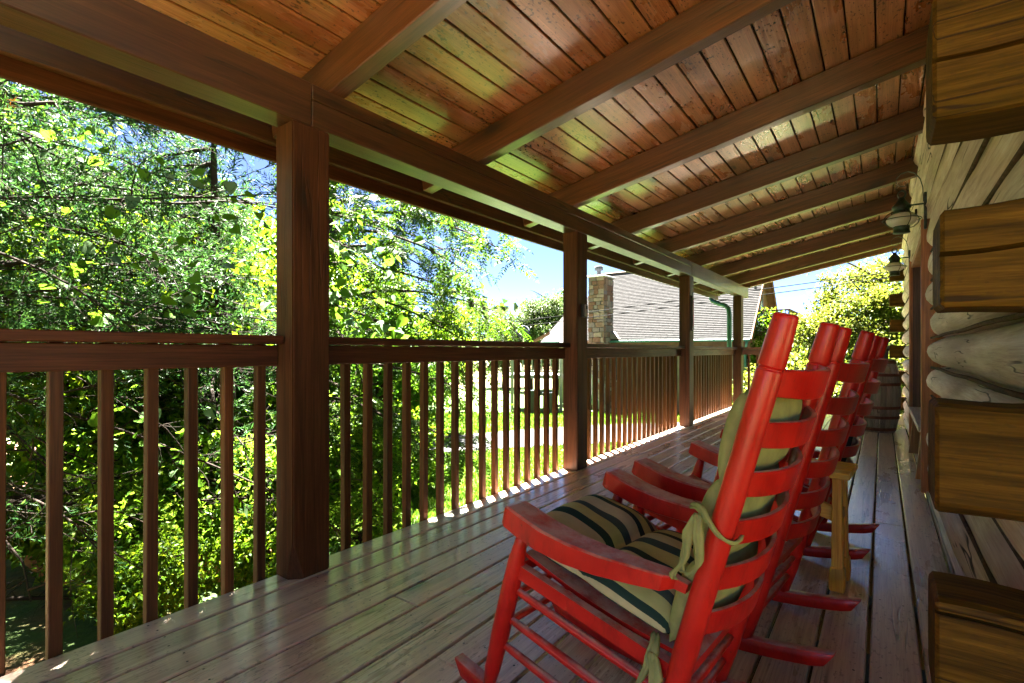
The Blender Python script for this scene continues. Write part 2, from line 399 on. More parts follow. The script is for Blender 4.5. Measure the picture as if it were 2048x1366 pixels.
def lathe_obj(name, prof, mat, parent=None, loc=(0, 0, 0), sides=20, smooth=True, rot=(0, 0, 0)):
    V = []; F = []
    for r, z in prof:
        for s in range(sides):
            a = 2*math.pi*s/sides; V.append((r*math.cos(a), r*math.sin(a), z))
    for i in range(len(prof)-1):
        for s in range(sides): F.append([i*sides+s, i*sides+(s+1) % sides, (i+1)*sides+(s+1) % sides, (i+1)*sides+s])
    me = np_mesh(name, V, np.array(F), smooth); return link(name, me, mat, parent, loc, rot)
def prism(name, poly, depth, mat, parent=None, axis='y', loc=(0, 0, 0), c=0.0, rot=(0, 0, 0), smooth=False):
    """poly list of 2D points extruded symmetric by depth along axis"""
    bm = bmesh.new(); h = depth/2
    def mk(p, d):
        if axis == 'y': return (p[0], d, p[1])
        if axis == 'x': return (d, p[0], p[1])
        return (p[0], p[1], d)
    a = [bm.verts.new(mk(p, -h)) for p in poly]; b_ = [bm.verts.new(mk(p, h)) for p in poly]; n = len(poly)
    bm.faces.new(a); bm.faces.new(b_[::-1])
    for i in range(n): bm.faces.new([a[(i+1) % n], a[i], b_[i], b_[(i+1) % n]])
    bmesh.ops.recalc_face_normals(bm, faces=bm.faces)
    if c > 0: bmesh.ops.bevel(bm, geom=[e for e in bm.edges if e.calc_face_angle(0) > .5], offset=c, segments=1, affect='EDGES')
    me = bpy.data.meshes.new(name); bm.to_mesh(me); bm.free()
    if smooth:
        for p in me.polygons: p.use_smooth = True
    return link(name, me, mat, parent, loc, rot)
def site(r, d, z=0.0):
    """site axes turned 36 degrees from the porch: r to the right, d away"""
    return Vector((r*.809-d*.588, r*.588+d*.809, z))

GZ = -1.6     # lawn level below the deck
Y0, Y1 = -2.0, 10.05      # deck extent
# ------------------------------------------------------------------ ground, drive, lawn
def sheet(name, pts, z, mat, kind='structure'):
    me = py_mesh(name, [(p[0], p[1], z) for p in pts], [list(range(len(pts)))])
    o = link(name, me, mat); tag(o, kind=kind); return o
def ground():
    n = 90; xs = np.sign(np.linspace(-1, 1, n))*np.abs(np.linspace(-1, 1, n))**2.2*400; ys = xs.copy()
    X, Y = np.meshgrid(xs, ys)
    Z = np.full_like(X, GZ)
    d = -X*.588+Y*.809; r = X*.809+Y*.588
    far = np.clip((np.hypot(X, Y)-35)/150, 0, 1); Z = Z+far*6*(np.sin(X*.02)+1.0)
    V = np.stack([X.ravel(), Y.ravel(), Z.ravel()], 1)
    i = np.arange(n-1)[:, None]*n; j = np.arange(n-1)[None, :]
    F = np.stack([i+j, i+j+1, i+j+n+1, i+j+n], -1).reshape(-1, 4)
    o = link('ground', np_mesh('ground', V, F, True), M['ground']); tag(o, 'green and red clay ground around the cabin', kind='structure')
ground()
lawn_pts = [site(r, d) for r, d in ((-3.2, 6.2), (-2.2, 4.6), (4, 3.5), (14, 2), (30, 10), (30, 40), (-2, 45), (-7, 30), (-5, 20), (-4.4, 12))]
tag(sheet('lawn', lawn_pts, GZ+.02, M['lawn']), 'mown green lawn beyond the porch railing')
def strip(name, ctr, wid, z, mat):
    V = []; F = []
    for i, p in enumerate(ctr):
        a = ctr[max(0, i-1)]; b_ = ctr[min(len(ctr)-1, i+1)]
        t = (Vector(b_)-Vector(a)).normalized(); nrm = Vector((-t.y, t.x))
        wv = wid[i] if hasattr(wid, '__len__') else wid
        for s in (-.5, .5):
            q = Vector(p[:2])+nrm*wv*s; V.append((q.x, q.y, z))
    F = [[2*i, 2*i+1, 2*i+3, 2*i+2] for i in range(len(ctr)-1)]
    o = link(name, py_mesh(name, V, F), mat); tag(o, kind='structure'); return o
drive_c = [site(*p).to_2d() for p in ((-9, 12.2), (-6, 12.8), (-3.5, 13.4), (-1.5, 14.2), (0.5, 15.1), (2.5, 15.8), (5, 16.3), (8, 16.6), (12, 16.5), (20, 15))]
tag(strip('driveway', drive_c, [2.3, 2.3, 2.3, 2.5, 2.9, 3.2, 3.5, 3.8, 4, 4], GZ+.035, M['asphalt']), 'pale grey driveway crossing the lawn')

# ------------------------------------------------------------------ porch deck
PITCH = .1437
deck = empty('porch_deck', (-1, 4.2, -.03)); tag(deck, 'weathered brown plank floor of the porch', kind='structure')
def deck_boards():
    edges = [-2.195]+[-2.05+PITCH*k for k in range(0, 17)]
    rr = random.Random(5)
    for i in range(len(edges)-1):
        x0, x1 = edges[i]+.0052, edges[i+1]-.0052
        cuts = [Y0]; y = Y0+rr.uniform(2.0, 8.5)
        while y < Y1-.8: cuts.append(y); y += rr.choice((4.88, 6.1))
        cuts.append(Y1)
        for a, b_ in zip(cuts[:-1], cuts[1:]):
            zz = rr.uniform(-.0018, .0012)
            o = box('deck_board', (x0, a+.0008, -.03+zz), (x1, b_-.0008, zz), M['deck'], deck, .004, off=deck.location)
            o.rotation_euler = (0, rr.uniform(-.006, .006), 0)
    # wide corner boards beside the cabin corner, behind the camera
    for k in range(8):
        box('deck_board', (.255+k*.15, Y0, -.03), (.255+k*.15+.142, 1.30, 0), M['deck'], deck, .004, off=deck.location)
    V = []; F = []
    for k in range(25):
        yj = Y0+.3+k*.6+.019
        for i in range(len(edges)-1):
            for q in (.25, .75):
                cx = edges[i]+(edges[i+1]-edges[i])*q+rr.uniform(-.008, .008); cy = yj+rr.uniform(-.012, .012); b0 = len(V)
                if yj > Y1-.05: continue
                for a_ in range(6): V.append((cx+.0042*math.cos(a_*1.047)+1, cy+.0042*math.sin(a_*1.047)-4.2, .0345))
                F.append([b0+a_ for a_ in range(6)])
    tag(link('nail_heads', py_mesh('nail_heads', V, F), M['black'], deck), kind='stuff')
    for k in range(25):
        y = Y0+.3+k*.6
        if y < Y1: box('joist', (-2.16, y, -.22), (.34, y+.038, -.034), M['backing'], deck, .002, off=deck.location)  # dark joist colour paints the shade seen in the board gaps
    box('rim_board', (-2.193, Y0, -.26), (-2.165, Y1, -.035), M['rail'], deck, .002, off=deck.location)
deck_boards()

tag(sheet('soil', [(-2.16, Y0), (6, Y0), (6, 9.9), (-2.16, 9.9)], GZ+.05, M['soil_shade']), 'soil sheet under the porch deck, shade put into its dark colour')
# ------------------------------------------------------------------ log cabin wall
def log_mesh(name, length, r0, r1, seed, axis='y', n=26, sides=18):
    rg = np.random.default_rng(seed)
    ys = np.linspace(-length/2, length/2, n)
    ph = rg.uniform(0, 6.28, 6); V = []
    kn = [(rg.uniform(-length/2, length/2), rg.uniform(0, 6.28), rg.uniform(.004, .011)) for _ in range(int(length*1.6))]
    th = np.linspace(0, 2*np.pi, sides, endpoint=False)
    for i, y in enumerate(ys):
        t = i/(n-1); r = r0+(r1-r0)*t
        rr = r*(1+.03*np.sin(y*2.1+ph[0])+.028*np.sin(3*th+y*1.3+ph[1])+.018*np.sin(5*th-y*2.9+ph[2])+.014*np.sin(y*7+2*th+ph[3]))
        for ky, kt, ka in kn:
            dth = np.arctan2(np.sin(th-kt), np.cos(th-kt)); rr = rr+ka*np.exp(-((y-ky)/.09)**2-(dth/.4)**2)
        e = 1.0
        if i == 0 or i == n-1: e = .80
        elif i == 1 or i == n-2: e = .965
        ox = .006*math.sin(y*1.1+ph[4]); oz = .005*math.sin(y*1.4+ph[5])
        yy = y
        if i == 1: yy = ys[0]+.035
        if i == n-2: yy = ys[-1]-.035
        for k in range(sides):
            a, b_ = ox+rr[k]*e*math.cos(th[k]), oz+rr[k]*e*math.sin(th[k])
            V.append((a*1.22, yy, b_) if axis == 'y' else (yy, a, b_))
    F = [[i*sides+s, i*sides+(s+1) % sides, (i+1)*sides+(s+1) % sides, (i+1)*sides+s] for i in range(n-1) for s in range(sides)]
    for i0 in (0, (n-1)*sides):
        ring = list(range(i0, i0+sides))
        for k in range(sides//2-1): F.append([ring[k], ring[k+1], ring[sides-2-k], ring[sides-1-k]])
    me = np_mesh(name, V, np.array(F), True); return me
WX = .372          # log axis; faces reach X = .25
cab = empty('log_cabin', (1.2, 5.7, 0)); tag(cab, 'log cabin wall of pale weathered logs with stained corner ends', 'cabin')
def cabin():
    L = cab.location
    DY0, DY1 = 4.66, 6.86       # door recess
    k = 0; z = -.01
    while z < 2.85:
        lowz = z < 1.98
        odd = int(round((z+.01)/.2)) % 2 == 0
        ys_ = 1.565 if odd else 1.365; ye_ = 9.855 if not odd else 9.95
        spans = [(ys_, DY0-.08), (DY1+.04, ye_)] if lowz else [(ys_, ye_)]
        for (a, b_) in spans:
            tube_obj('seam_shade', [(.277-L.x, q-L.y, z+.1+.003*math.sin(q*5+z*9)) for q in np.linspace(a+.02, b_-.02, 14)], .0085, M['seam'], cab, 6)  # dark strip added along each joint to paint the shade there
        for (a, b_) in spans:
            me = log_mesh('log', b_-a, .1045+random.uniform(-.003, .003), .1015+random.uniform(-.003, .003), 100+k)
            link('log', me, M['log'], cab, (WX-L.x, (a+b_)/2-L.y, z-L.z)); k += 1
        z += .2
    # stained corner logs: near corner and far corner
    def corner(zlo, zhi, y0, seed, x0=.09, crack=None, rc=.03):
        rg = random.Random(seed); h = zhi-zlo; d = .205
        prof = [(0, rc*.45), (rc*.15, rc*.12), (rc*.5, 0), (d-.03, 0), (d, .03), (d, h-.03), (d-.03, h), (rc*.5, h), (rc*.15, h-rc*.12), (0, h-rc*.45)]
        pts = prof[:]
        if crack is not None:
            pts = prof+[(0, crack+.006), (.03, crack), (0, crack-.004)]
        n = 22; V = []; L2 = 1.5; m_ = len(pts)
        for i in range(n+1):
            t = i/n; x = L2*t**1.6
            sh = 1.0
            ins = 0.0
            if i == 0: ins = .007
            if i == 1: x = .007; ins = .0
            for (py, pz) in pts:
                py2 = min(max(py, ins), d-ins); pz2 = min(max(pz, ins*1.4), h-ins*1.4)
                wv = .004*math.sin(x*9+seed)+.003*math.sin(x*23+seed*2)
                V.append((x, py2+wv*.5, pz2+wv*(1 if pz > h/2 else -.6)))
        F = []
        for i in range(n):
            for s in range(m_): F.append([i*m_+s, i*m_+(s+1) % m_, (i+1)*m_+(s+1) % m_, (i+1)*m_+s])
        F.append(list(range(m_))); F.append([n*m_+s for s in range(m_)][::-1])
        bm = bmesh.new(); vs = [bm.verts.new(v) for v in V]
        for f in F: bm.faces.new([vs[q] for q in f])
        bmesh.ops.recalc_face_normals(bm, faces=bm.faces)
        me = bpy.data.meshes.new('corner_log'); bm.to_mesh(me); bm.free()
        link('corner_log', me, M['logx'], cab, (x0-L.x, y0-L.y, zlo-L.z))
    for i, (a, b_, x0, cr, rc) in enumerate(((.26, .490, .088, .205, .05), (.664, .893, .088, None, .06), (1.084, 1.294, .096, .118, .02), (1.476, 1.735, .084, .118, .03), (1.90, 2.12, .088, None, .03), (2.31, 2.52, .088, None, .03))):
        corner(a, b_, 1.357, i+3, x0, cr, rc)
    zf = [.19+.4*i for i in range(7)]
    for i, zc in enumerate((.19, .59, .99, 1.39, 1.79, 2.19)):
        corner(zc-.2-.1+.2, zc+.1, 9.86, i+20, .09, None, .02)
    # solid log courses of the end wall
    for i in range(14):
        me = log_mesh('log', 2.6, .112, .112, 300+i, 'x', 8, 12)
        link('log', me, M['log'], cab, (1.72-L.x, 1.50-L.y, -.01+.2*i-L.z))
    box('inner_wall', (.44, 1.62, -.05), (.50, 4.55, 2.8), M['backing'], cab, 0, off=L)
    box('inner_wall', (.44, 6.95, -.05), (.50, 9.86, 2.8), M['backing'], cab, 0, off=L)
    # door recess
    box('door_trim', (.222, DY0-.055, 0.0), (.44, DY0-.015, 1.93), M['trim'], cab, .004, off=L)
    box('door_trim', (.232, DY1-.02, 0.0), (.262, DY1+.045, 1.95), M['trim'], cab, .004, off=L)
    box('door_jamb', (.263, DY1-.012, 0.0), (.44, DY1+.03, 1.93), M['door'], cab, .002, off=L)
    box('door_header', (.25, DY0-.012, 1.88), (.44, DY1-.022, 1.93), M['trim'], cab, .003, off=L)
    n = 2
    for i in range(n):
        a = DY0+.0+i*(DY1-DY0)/n; b_ = a+(DY1-DY0)/n-.012
        d = box('door', (.40, a, .02), (.44, b_, 1.875), M['door'], cab, .004, off=L)
        g = box('door_pane', (.392, a+.14, .95), (.399, b_-.14, 1.75), M['pane'], cab, .002, off=L)
    box('door_sill', (.25, DY0-.012, .001), (.40, DY1-.022, .022), M['bench'], cab, .003, off=L)
    # small socket cover high on the wall by the far lantern
    box('wall_bracket', (.235, 5.75, 2.16), (.252, 5.80, 2.26), M['black'], cab, .004, off=L)
    box('base_trim', (.249, 1.60, .001), (.262, DY0-.08, .022), M['bench'], cab, .003, off=L)
cabin()

# ------------------------------------------------------------------ porch roof
SL = .2; ANG = math.atan(SL)
def zb(x): return 2.19+SL*(x+2.05)          # rafter underside
RH = .184
roof = empty('porch_roof', (-1, 4.5, 2.4)); tag(roof, 'sloping stained timber porch roof with rafters and plank ceiling', 'roof')
RY0, RY1 = -2.1, 10.45
def porch_roof():
    L = roof.location; cosA = math.cos(ANG)
    # ceiling planks
    pw = .1285; x = -2.60; rr = random.Random(3); i = 0
    while x < .46:
        xc = x+pw/2; zc = zb(xc)+RH+.011
        cuts = [RY0]
        y = rr.choice((.1, 1.44, 2.5, 3.71))
        while y < RY1-1: cuts.append(y); y += rr.choice((3.63, 4.85))
        cuts.append(RY1)
        for a, b_ in zip(cuts[:-1], cuts[1:]):
            me = boxm((pw-.008)/cosA, b_-a-.002, .019, .004)
            o = link('ceiling_plank', me, M['plank'], roof, (xc-L.x, (a+b_)/2-L.y, zc-L.z+rr.uniform(-.001, .001)), (0, -ANG, 0))
        x += pw; i += 1
    # sheathing and shingles over the planks
    w_ = 3.7/cosA
    o = link('roof_deck', boxm(w_, RY1-RY0, .03, 0), M['backing'], roof, (-.83-L.x, (RY0+RY1)/2-L.y, zb(-.83)+RH+.045-L.z), (0, -ANG, 0))
    o = link('roof_covering', boxm(w_+.06, RY1-RY0+.06, .02, 0), M['shingle_d'], roof, (-.83-L.x, (RY0+RY1)/2-L.y, zb(-.83)+RH+.073-L.z), (0, -ANG, 0))
    # rafters
    for y in (-2.04, -1.1, .15, 1.44, 2.50, 3.71, 4.91, 6.14, 7.35, 8.56, 9.77, 10.38):
        x0, x1 = -2.555, .34
        ln = (x1-x0)/cosA; xc = (x0+x1)/2
        wd = .088 if y < 10.3 else .06
        o = link('rafter', boxm(ln, wd, RH*cosA-.002, .005), M['rafter'], roof, (xc-L.x, y-L.y, zb(xc)+RH/2-.001-L.z), (0, -ANG, 0))
    # carrying beam in lengths butted over the posts
    cuts = [RY0, 1.31, 6.90, 10.44]
    for j, (a, b_) in enumerate(zip(cuts[:-1], cuts[1:])):
        dx = .004 if j == 1 else 0
        if j == 1:
            box('beam', (-2.19+dx, a+.002, 2.0), (-2.05-dx*.5, b_-.002, 2.118), M['beam'], roof, .004, off=L)
            box('beam', (-2.19+dx, a+.002, 2.121), (-2.05-dx*.5, b_-.002, 2.192), M['beam'], roof, .004, off=L)
        else: box('beam', (-2.19, a+.002, 2.0), (-2.05, b_-.002, 2.192), M['beam'], roof, .005, off=L)
    box('sub_fascia', (-2.594, RY0, 2.078), (-2.557, RY1, 2.245), M['beam'], roof, .003, off=L)
    box('fascia', (-2.622, RY0, 2.003), (-2.597, RY1+.01, 2.25), M['rail'], roof, .003, off=L)
    # barge board at the far end
    xc = -1.1; ln = 3.05/cosA
    link('barge_board', boxm(ln, .03, .17, .003), M['rafter'], roof, (xc-L.x, 10.47-L.y, zb(xc)+.11-L.z), (0, -ANG, 0))
    box('wall_plate', (.34, RY0, 2.66), (.44, 1.3, 2.84), M['beam'], roof, .003, off=L)
    # half round gutter on the eave
    pr = [(.06*math.cos(a), .06*math.sin(a)) for a in np.linspace(math.pi, 2*math.pi, 9)]
    pr += [(.055*math.cos(a), .055*math.sin(a)) for a in np.linspace(2*math.pi, math.pi, 9)]
    prism('gutter', pr, RY1-RY0, M['green'], roof, 'y', (-2.685-L.x, (RY0+RY1)/2-L.y, 2.20-L.z))
    # roof of the cabin continuing upward behind the wall
    link('roof_covering', boxm(3.2/cosA, RY1-RY0, .05, 0), M['shingle_d'], roof, (2.61-L.x, (RY0+RY1)/2-L.y, zb(2.61)+RH+.06-L.z), (0, -ANG, 0))
porch_roof()

# downspout
ds = tube_obj('downspout', [(-2.69, 10.30, 2.16), (-2.69, 10.30, 2.02), (-2.66, 10.27, 1.97), (-2.52, 10.2, 1.90), (-2.40, 10.14, 1.86), (-2.33, 10.1, 1.80), (-2.31, 10.09, 1.68), (-2.31, 10.09, .6), (-2.31, 10.09, -1.55)], [.042]*9, M['green'], sides=12)
tag(ds, 'dark green S-bend downspout at the far roof corner', 'downspout')

# ------------------------------------------------------------------ posts
PY = [1.218, 3.745, 6.80, 9.83]
plabels = ['thick stained porch post nearest the camera with a chipped foot', 'stained porch post carrying the small grey key box',
           'stained porch post with the long thermometer on its side', 'farthest stained porch post at the deck corner by the downspout']
for i, y in enumerate(PY):
    me = bpy.data.meshes.new('porch_post'); bm = bmesh.new()
    bmesh.ops.create_cube(bm, size=1.0)
    bmesh.ops.scale(bm, vec=(.138, .182, 1.998), verts=bm.verts)
    bmesh.ops.bevel(bm, geom=list(bm.edges), offset=.006, segments=2, affect='EDGES')
    if i == 0:   # broken off lower corner
        g = bm.verts[:]+bm.edges[:]+bm.faces[:]
        r_ = bmesh.ops.bisect_plane(bm, geom=g, plane_co=(.055, -.091, -.86), plane_no=(.70, -.68, -.20), clear_outer=True)
        ed = [e for e in r_['geom_cut'] if isinstance(e, bmesh.types.BMEdge)]
        bmesh.ops.edgenet_fill(bm, edges=ed)
    bm.to_mesh(me); bm.free()
    o = link('porch_post', me, M['post'], None, (-2.12, y+.092, .9995))
    tag(o, plabels[i], 'post', 'posts along the porch edge')

# ------------------------------------------------------------------ railings
def railing(y0, y1, label, first=None):
    e = empty('porch_railing', (-2.2, (y0+y1)/2, 0)); L = e.location
    tag(e, label, 'railing', 'railings between the porch posts')
    box('rail_cap', (-2.255, y0, 1.030), (-2.112, y1, 1.067), M['rail'], e, .004, off=L)
    box('rail_board', (-2.200, y0, .934), (-2.163, y1, 1.026), M['rail'], e, .003, off=L)
    y = first if first else y0+.07
    while y < y1-.02:
        o = box('baluster', (-2.239, y-.019, -.16), (-2.2005, y+.019, 1.0295), M['baluster'], e, .003, off=L)
        o.rotation_euler = (random.uniform(-.004, .004), 0, random.uniform(-.03, .03)); y += .1375
    return e
railing(-1.95, 1.215, 'dark railing of square balusters left of the nearest porch post', -1.8625)
railing(1.403, 3.742, 'dark railing between the nearest post and the post with the key box', 1.47)
railing(3.931, 6.797, 'dark railing between the key box post and the thermometer post', 4.0)
railing(6.986, 9.827, 'dark railing between the thermometer post and the far corner post', 7.05)
def end_rail(x0, x1, label, cap=True):
    e = empty('end_railing', ((x0+x1)/2, 9.93, 0)); L = e.location; tag(e, label, 'railing', 'short railings at the porch end')
    box('rail_cap', (x0, 9.86, 1.030), (x1, 10.0, 1.067), M['railx'], e, .004, off=L)
    box('rail_board', (x0, 9.905, .934), (x1, 9.943, 1.026), M['railx'], e, .003, off=L)
    x = x0+.1
    while x < x1-.03:
        box('baluster', (x-.019, 9.944, .02), (x+.019, 9.982, 1.029), M['baluster'], e, .003, off=L); x += .14
    box('newel', (x1 if x0 < -1.5 else x0-.09, 9.87, 0), (x1+.09 if x0 < -1.5 else x0, 9.96, 1.03), M['post'], e, .003, off=L)
end_rail(-2.048, -1.62, 'short railing turning the corner at the far porch post')
end_rail(-.18, .085, 'short railing behind the barrel at the cabin corner')

# key box and thermometer on posts
kb = empty('key_box', (-2.05, 3.83, 1.34)); tag(kb, 'small grey key lock box fixed to the second porch post', 'lock box')
box('case', (0, -.032, -.055), (.035, .032, .055), M['black'], kb, .008, seg=2)
box('front', (.036, -.026, -.050), (.042, .026, .050), M['grey'], kb, .003)
box('dial', (.0425, -.014, .012), (.046, .014, .040), M['black'], kb, .002)
th = empty('thermometer', (-2.05, 6.86, 1.5)); tag(th, 'long narrow dark-framed thermometer on the third porch post', 'thermometer')
def stadium(hw, hh, n=8):
    return [(hw*math.cos(a), hh-hw+hw*math.sin(a)) for a in np.linspace(0, math.pi, n)]+[(hw*math.cos(a), -(hh-hw)+hw*math.sin(a)) for a in np.linspace(math.pi, 2*math.pi, n)]
prism('frame', stadium(.032, .235), .022, M['black'], th, 'x', (.012, 0, 0))
prism('scale', stadium(.022, .222), .006, M['white'], th, 'x', (.0265, 0, 0))
tube_obj('tube', [(.032, 0, -.18), (.032, 0, .17)], .004, M['red'], th, 6)

# ------------------------------------------------------------------ lanterns
def lantern(y, label):
    e = empty('wall_lantern', (.11, y, 1.93)); tag(e, label, 'lantern', 'onion lanterns on the cabin wall')
    wx = .134   # wall plane in local x
    box('back_plate', (wx-.012, -.02, -.09), (wx+.004, .02, .16), M['bronze'], e, .003)
    pts = [(wx-.012, 0, .10), (wx-.016, 0, .20), (wx-.03, 0, .26), (wx-.06, 0, .305), (wx-.10, 0, .325), (wx-.14, 0, .315), (wx-.165, 0, .285), (wx-.165, 0, .25), (wx-.145, 0, .225), (wx-.115, 0, .222), (wx-.095, 0, .243)]
    V = []; F = []
    for p in pts:
        V += [(p[0], -.011, p[2]), (p[0], .011, p[2])]
    for i in range(len(pts)-1): F.append([2*i, 2*i+1, 2*i+3, 2*i+2])
    o = link('scroll', py_mesh('scroll', V, F), M['bronze'], e); md = o.modifiers.new('s', 'SOLIDIFY'); md.thickness = .004
    tube_obj('arm', [(wx-.01, 0, .085), (.02, 0, .085)], .006, M['bronze'], e, 8)
    # hanging ring
    ring = [(.022*math.cos(a), 0, .168+.026*math.sin(a)) for a in np.linspace(0, 2*math.pi, 15)]
    tube_obj('ring', ring, .007, M['bronze'], e, 6, caps=False)
    lathe_obj('cap', [(.001, .145), (.018, .143), (.02, .13), (.035, .112), (.052, .09), (.056, .082), (.056, .07), (.047, .068), (.047, .045), (.052, .043), (.052, .036), (.001, .036)], M['bronze'], e)
    g = lathe_obj('glass', [(.040, .036), (.062, .026), (.083, .008), (.090, -.010), (.084, -.028), (.066, -.046), (.044, -.056)], M['glass'], e, sides=24)
    lathe_obj('bulb', [(.001, .02), (.02, .015), (.027, -.005), (.02, -.028), (.012, -.05), (.001, -.052)], M['bulb'], e, sides=14)
    lathe_obj('base', [(.001, -.056), (.048, -.056), (.05, -.062), (.046, -.066), (.046, -.092), (.05, -.096), (.05, -.102), (.001, -.102)], M['bronze'], e)
    for k in range(4):
        a = k*math.pi/2+.45
        pr = [(.05, .045), (.085, .032), (.108, .006), (.111, -.012), (.103, -.034), (.078, -.058), (.05, -.066)]
        tube_obj('cage_wire', [(r*math.cos(a), r*math.sin(a), z) for r, z in pr], .0028, M['bronze'], e, 6)
    tube_obj('cage_ring', [(.111*math.cos(a), .111*math.sin(a), -.010) for a in np.linspace(0, 2*math.pi, 25)], .0028, M['bronze'], e, 6, caps=False)
lantern(4.50, 'bronze onion lantern with scroll bracket nearer the camera, before the doorway')
lantern(6.98, 'bronze onion lantern farther along the wall, past the doorway')

# ------------------------------------------------------------------ bench in the doorway
b = empty('wall_bench', (.30, 5.6, 0)); tag(b, 'narrow weathered plank bench with splayed brown legs in the doorway', 'bench'); L = b.location
box('seat', (.215, 4.82, .40), (.385, 6.5, .44), M['bench'], b, .005, off=L)
for y in (4.98, 6.2):
    prism('leg', [(-.085, 0), (.075, 0), (.045, .399), (-.045, .399)], .045, M['benchleg'], b, 'y', (0-.01, y-L.y, .023), .003)

# ------------------------------------------------------------------ rocking chairs
ST, CT = math.sin(R(15.3)), math.cos(R(15.3))
def CP(u, v, w_): return (-u*CT+w_*ST, v, .06+u*ST+w_*CT)
def turned(name, u, v, w0, w1, prof, parent, sides=16, v1=None, u1=None):
    v1 = v if v1 is None else v1; u1 = u if u1 is None else u1
    pts = []; rad = []
    for t, r in prof:
        pts.append(CP(u+(u1-u)*t, v+(v1-v)*t, w0+(w1-w0)*t)); rad.append(r)
    return tube_obj(name, pts, rad, M['red'], parent, sides)
def rocker(loc, rz, label, wood_seat=True):
    e = empty('rocking_chair', (loc[0], loc[1], 0), rz); tag(e, label, 'rocking chair', 'red rocking chairs in a row on the porch')
    for s in (-1, 1):
        v = s*.22
        p = turned('back_post', 0, v, -.005, 1.048, [(0, .019), (.10, .0245), (.3, .0255), (.84, .0250), (.8930, .0248), (.8945, .0245), (.8955, .0222), (.9005, .0222), (.9015, .0250), (.903, .0254), (.95, .0246), (.990, .0228), (.9955, .0222), (.9985, .0200), (1, .0165)], e)
        turned('front_post', .452, s*.252, -.112, .362, [(0, .016), (.12, .022), (.35, .0255), (.62, .0255), (.80, .0235), (.93, .017), (1, .014)], e)
        # runner
        xs = np.linspace(-.60, .245, 18); V = []; F = []
        for x in xs:
            zb_ = (x+.20)**2/3.5
            hh = .046
            for dv in (-.019, .019):
                V += [(x, v+s*.016*(x < -.1)*min(1, (-.1-x)/.3)+dv, zb_), (x, v+s*.016*(x < -.1)*min(1, (-.1-x)/.3)+dv, zb_+hh)]
        V = np.array(V)
        V[-4:, 0] += np.array([-.018, .012, -.018, .012]); V[:4, 0] += np.array([.018, -.01, .018, -.01])
        nx = len(xs)
        for i in range(nx-1):
            a, c_ = 4*i, 4*i+4
            F += [[a, a+1, c_+1, c_], [a+2, c_+2, c_+3, a+3], [a+1, a+3, c_+3, c_+1], [a, c_, c_+2, a+2]]
        F += [[0, 2, 3, 1], [4*nx-4, 4*nx-3, 4*nx-1, 4*nx-2]]
        me = np_mesh('runner', V, np.array(F)); bm = bmesh.new(); bm.from_mesh(me)
        bmesh.ops.recalc_face_normals(bm, faces=bm.faces)
        bmesh.ops.bevel(bm, geom=[q for q in bm.edges if q.calc_face_angle(0) > .8], offset=.004, segments=1, affect='EDGES')
        bm.to_mesh(me); bm.free(); link('runner', me, M['red'], e)
        # arm: swept board
        us = [.030, .055, .075, .14, .22, .30, .38, .45, .49, .502]
        wc = [.447, .446, .444, .428, .408, .394, .388, .390, .392, .392]
        th_ = [.022, .024, .038, .044, .050, .054, .057, .058, .057, .050]
        wd = [.022, .024, .050, .060, .072, .082, .088, .086, .080, .066]
        vc = [.222, .224, .235, .242, .247, .250, .252, .252, .252, .252]
        V = []; F = []
        for u_, w_, t_, d_, c_ in zip(us, wc, th_, wd, vc):
            for (a, b2) in ((-.5, -.45), (-.45, -.5), (.45, -.5), (.5, -.45), (.5, .42), (.43, .5), (-.43, .5), (-.5, .42)):
                V.append(CP(u_, s*(c_+a*d_), w_+b2*t_))
        m8 = 8
        for i in range(len(us)-1):
            for k in range(m8): F.append([i*m8+k, i*m8+(k+1) % m8, (i+1)*m8+(k+1) % m8, (i+1)*m8+k])
        bm = bmesh.new(); vs = [bm.verts.new(q) for q in V]
        for f in F: bm.faces.new([vs[q] for q in f])
        bm.faces.new(vs[:8]); bm.faces.new(vs[-8:][::-1]); bmesh.ops.recalc_face_normals(bm, faces=bm.faces)
        me = bpy.data.meshes.new('arm'); bm.to_mesh(me); bm.free(); link('arm', me, M['red'], e)
        # side rungs and seat rail
        for w_ in (.195, .108, .028):
            pts = [CP(u_, v+s*.030*(u_/.452), w_-.012*0) for u_ in (.0, .06, .226, .40, .452)]
            tube_obj('rung', pts, [.0085, .0105, .0125, .0105, .0085], M['red'], e, 10)
        V = []; F = []
        for u_ in (.0, .452):
            vv = v+s*.030*(u_/.452)
            for a, b2 in ((-.012, .236), (.012, .236), (.012, .272), (-.012, .272)): V.append(CP(u_, vv+a, b2))
        F = [[0, 1, 2, 3], [7, 6, 5, 4], [0, 4, 5, 1], [1, 5, 6, 2], [2, 6, 7, 3], [3, 7, 4, 0]]
        link('seat_rail', py_mesh('seat_rail', V, F), M['red'], e)
    for w_ in (.145, .068): tube_obj('rung', [CP(0, v_, w_) for v_ in (-.22, -.12, 0, .12, .22)], [.009, .0115, .013, .0115, .009], M['red'], e, 10)
    for w_ in (.165, .075): tube_obj('rung', [CP(.452, v_, w_) for v_ in (-.25, -.12, 0, .12, .25)], [.009, .0115, .013, .0115, .009], M['red'], e, 10)
    for u_, w_, hv in ((.452, .252, .25), (0.0, .240, .22)):
        V = [CP(u_+a, v_, w_+b2) for v_ in (-hv, hv) for a, b2 in ((-.011, -.018), (.011, -.018), (.011, .018), (-.011, .018))]
        link('seat_rail', py_mesh('seat_rail', V, [[0, 1, 2, 3], [7, 6, 5, 4], [0, 4, 5, 1], [1, 5, 6, 2], [2, 6, 7, 3], [3, 7, 4, 0]]), M['red'], e)
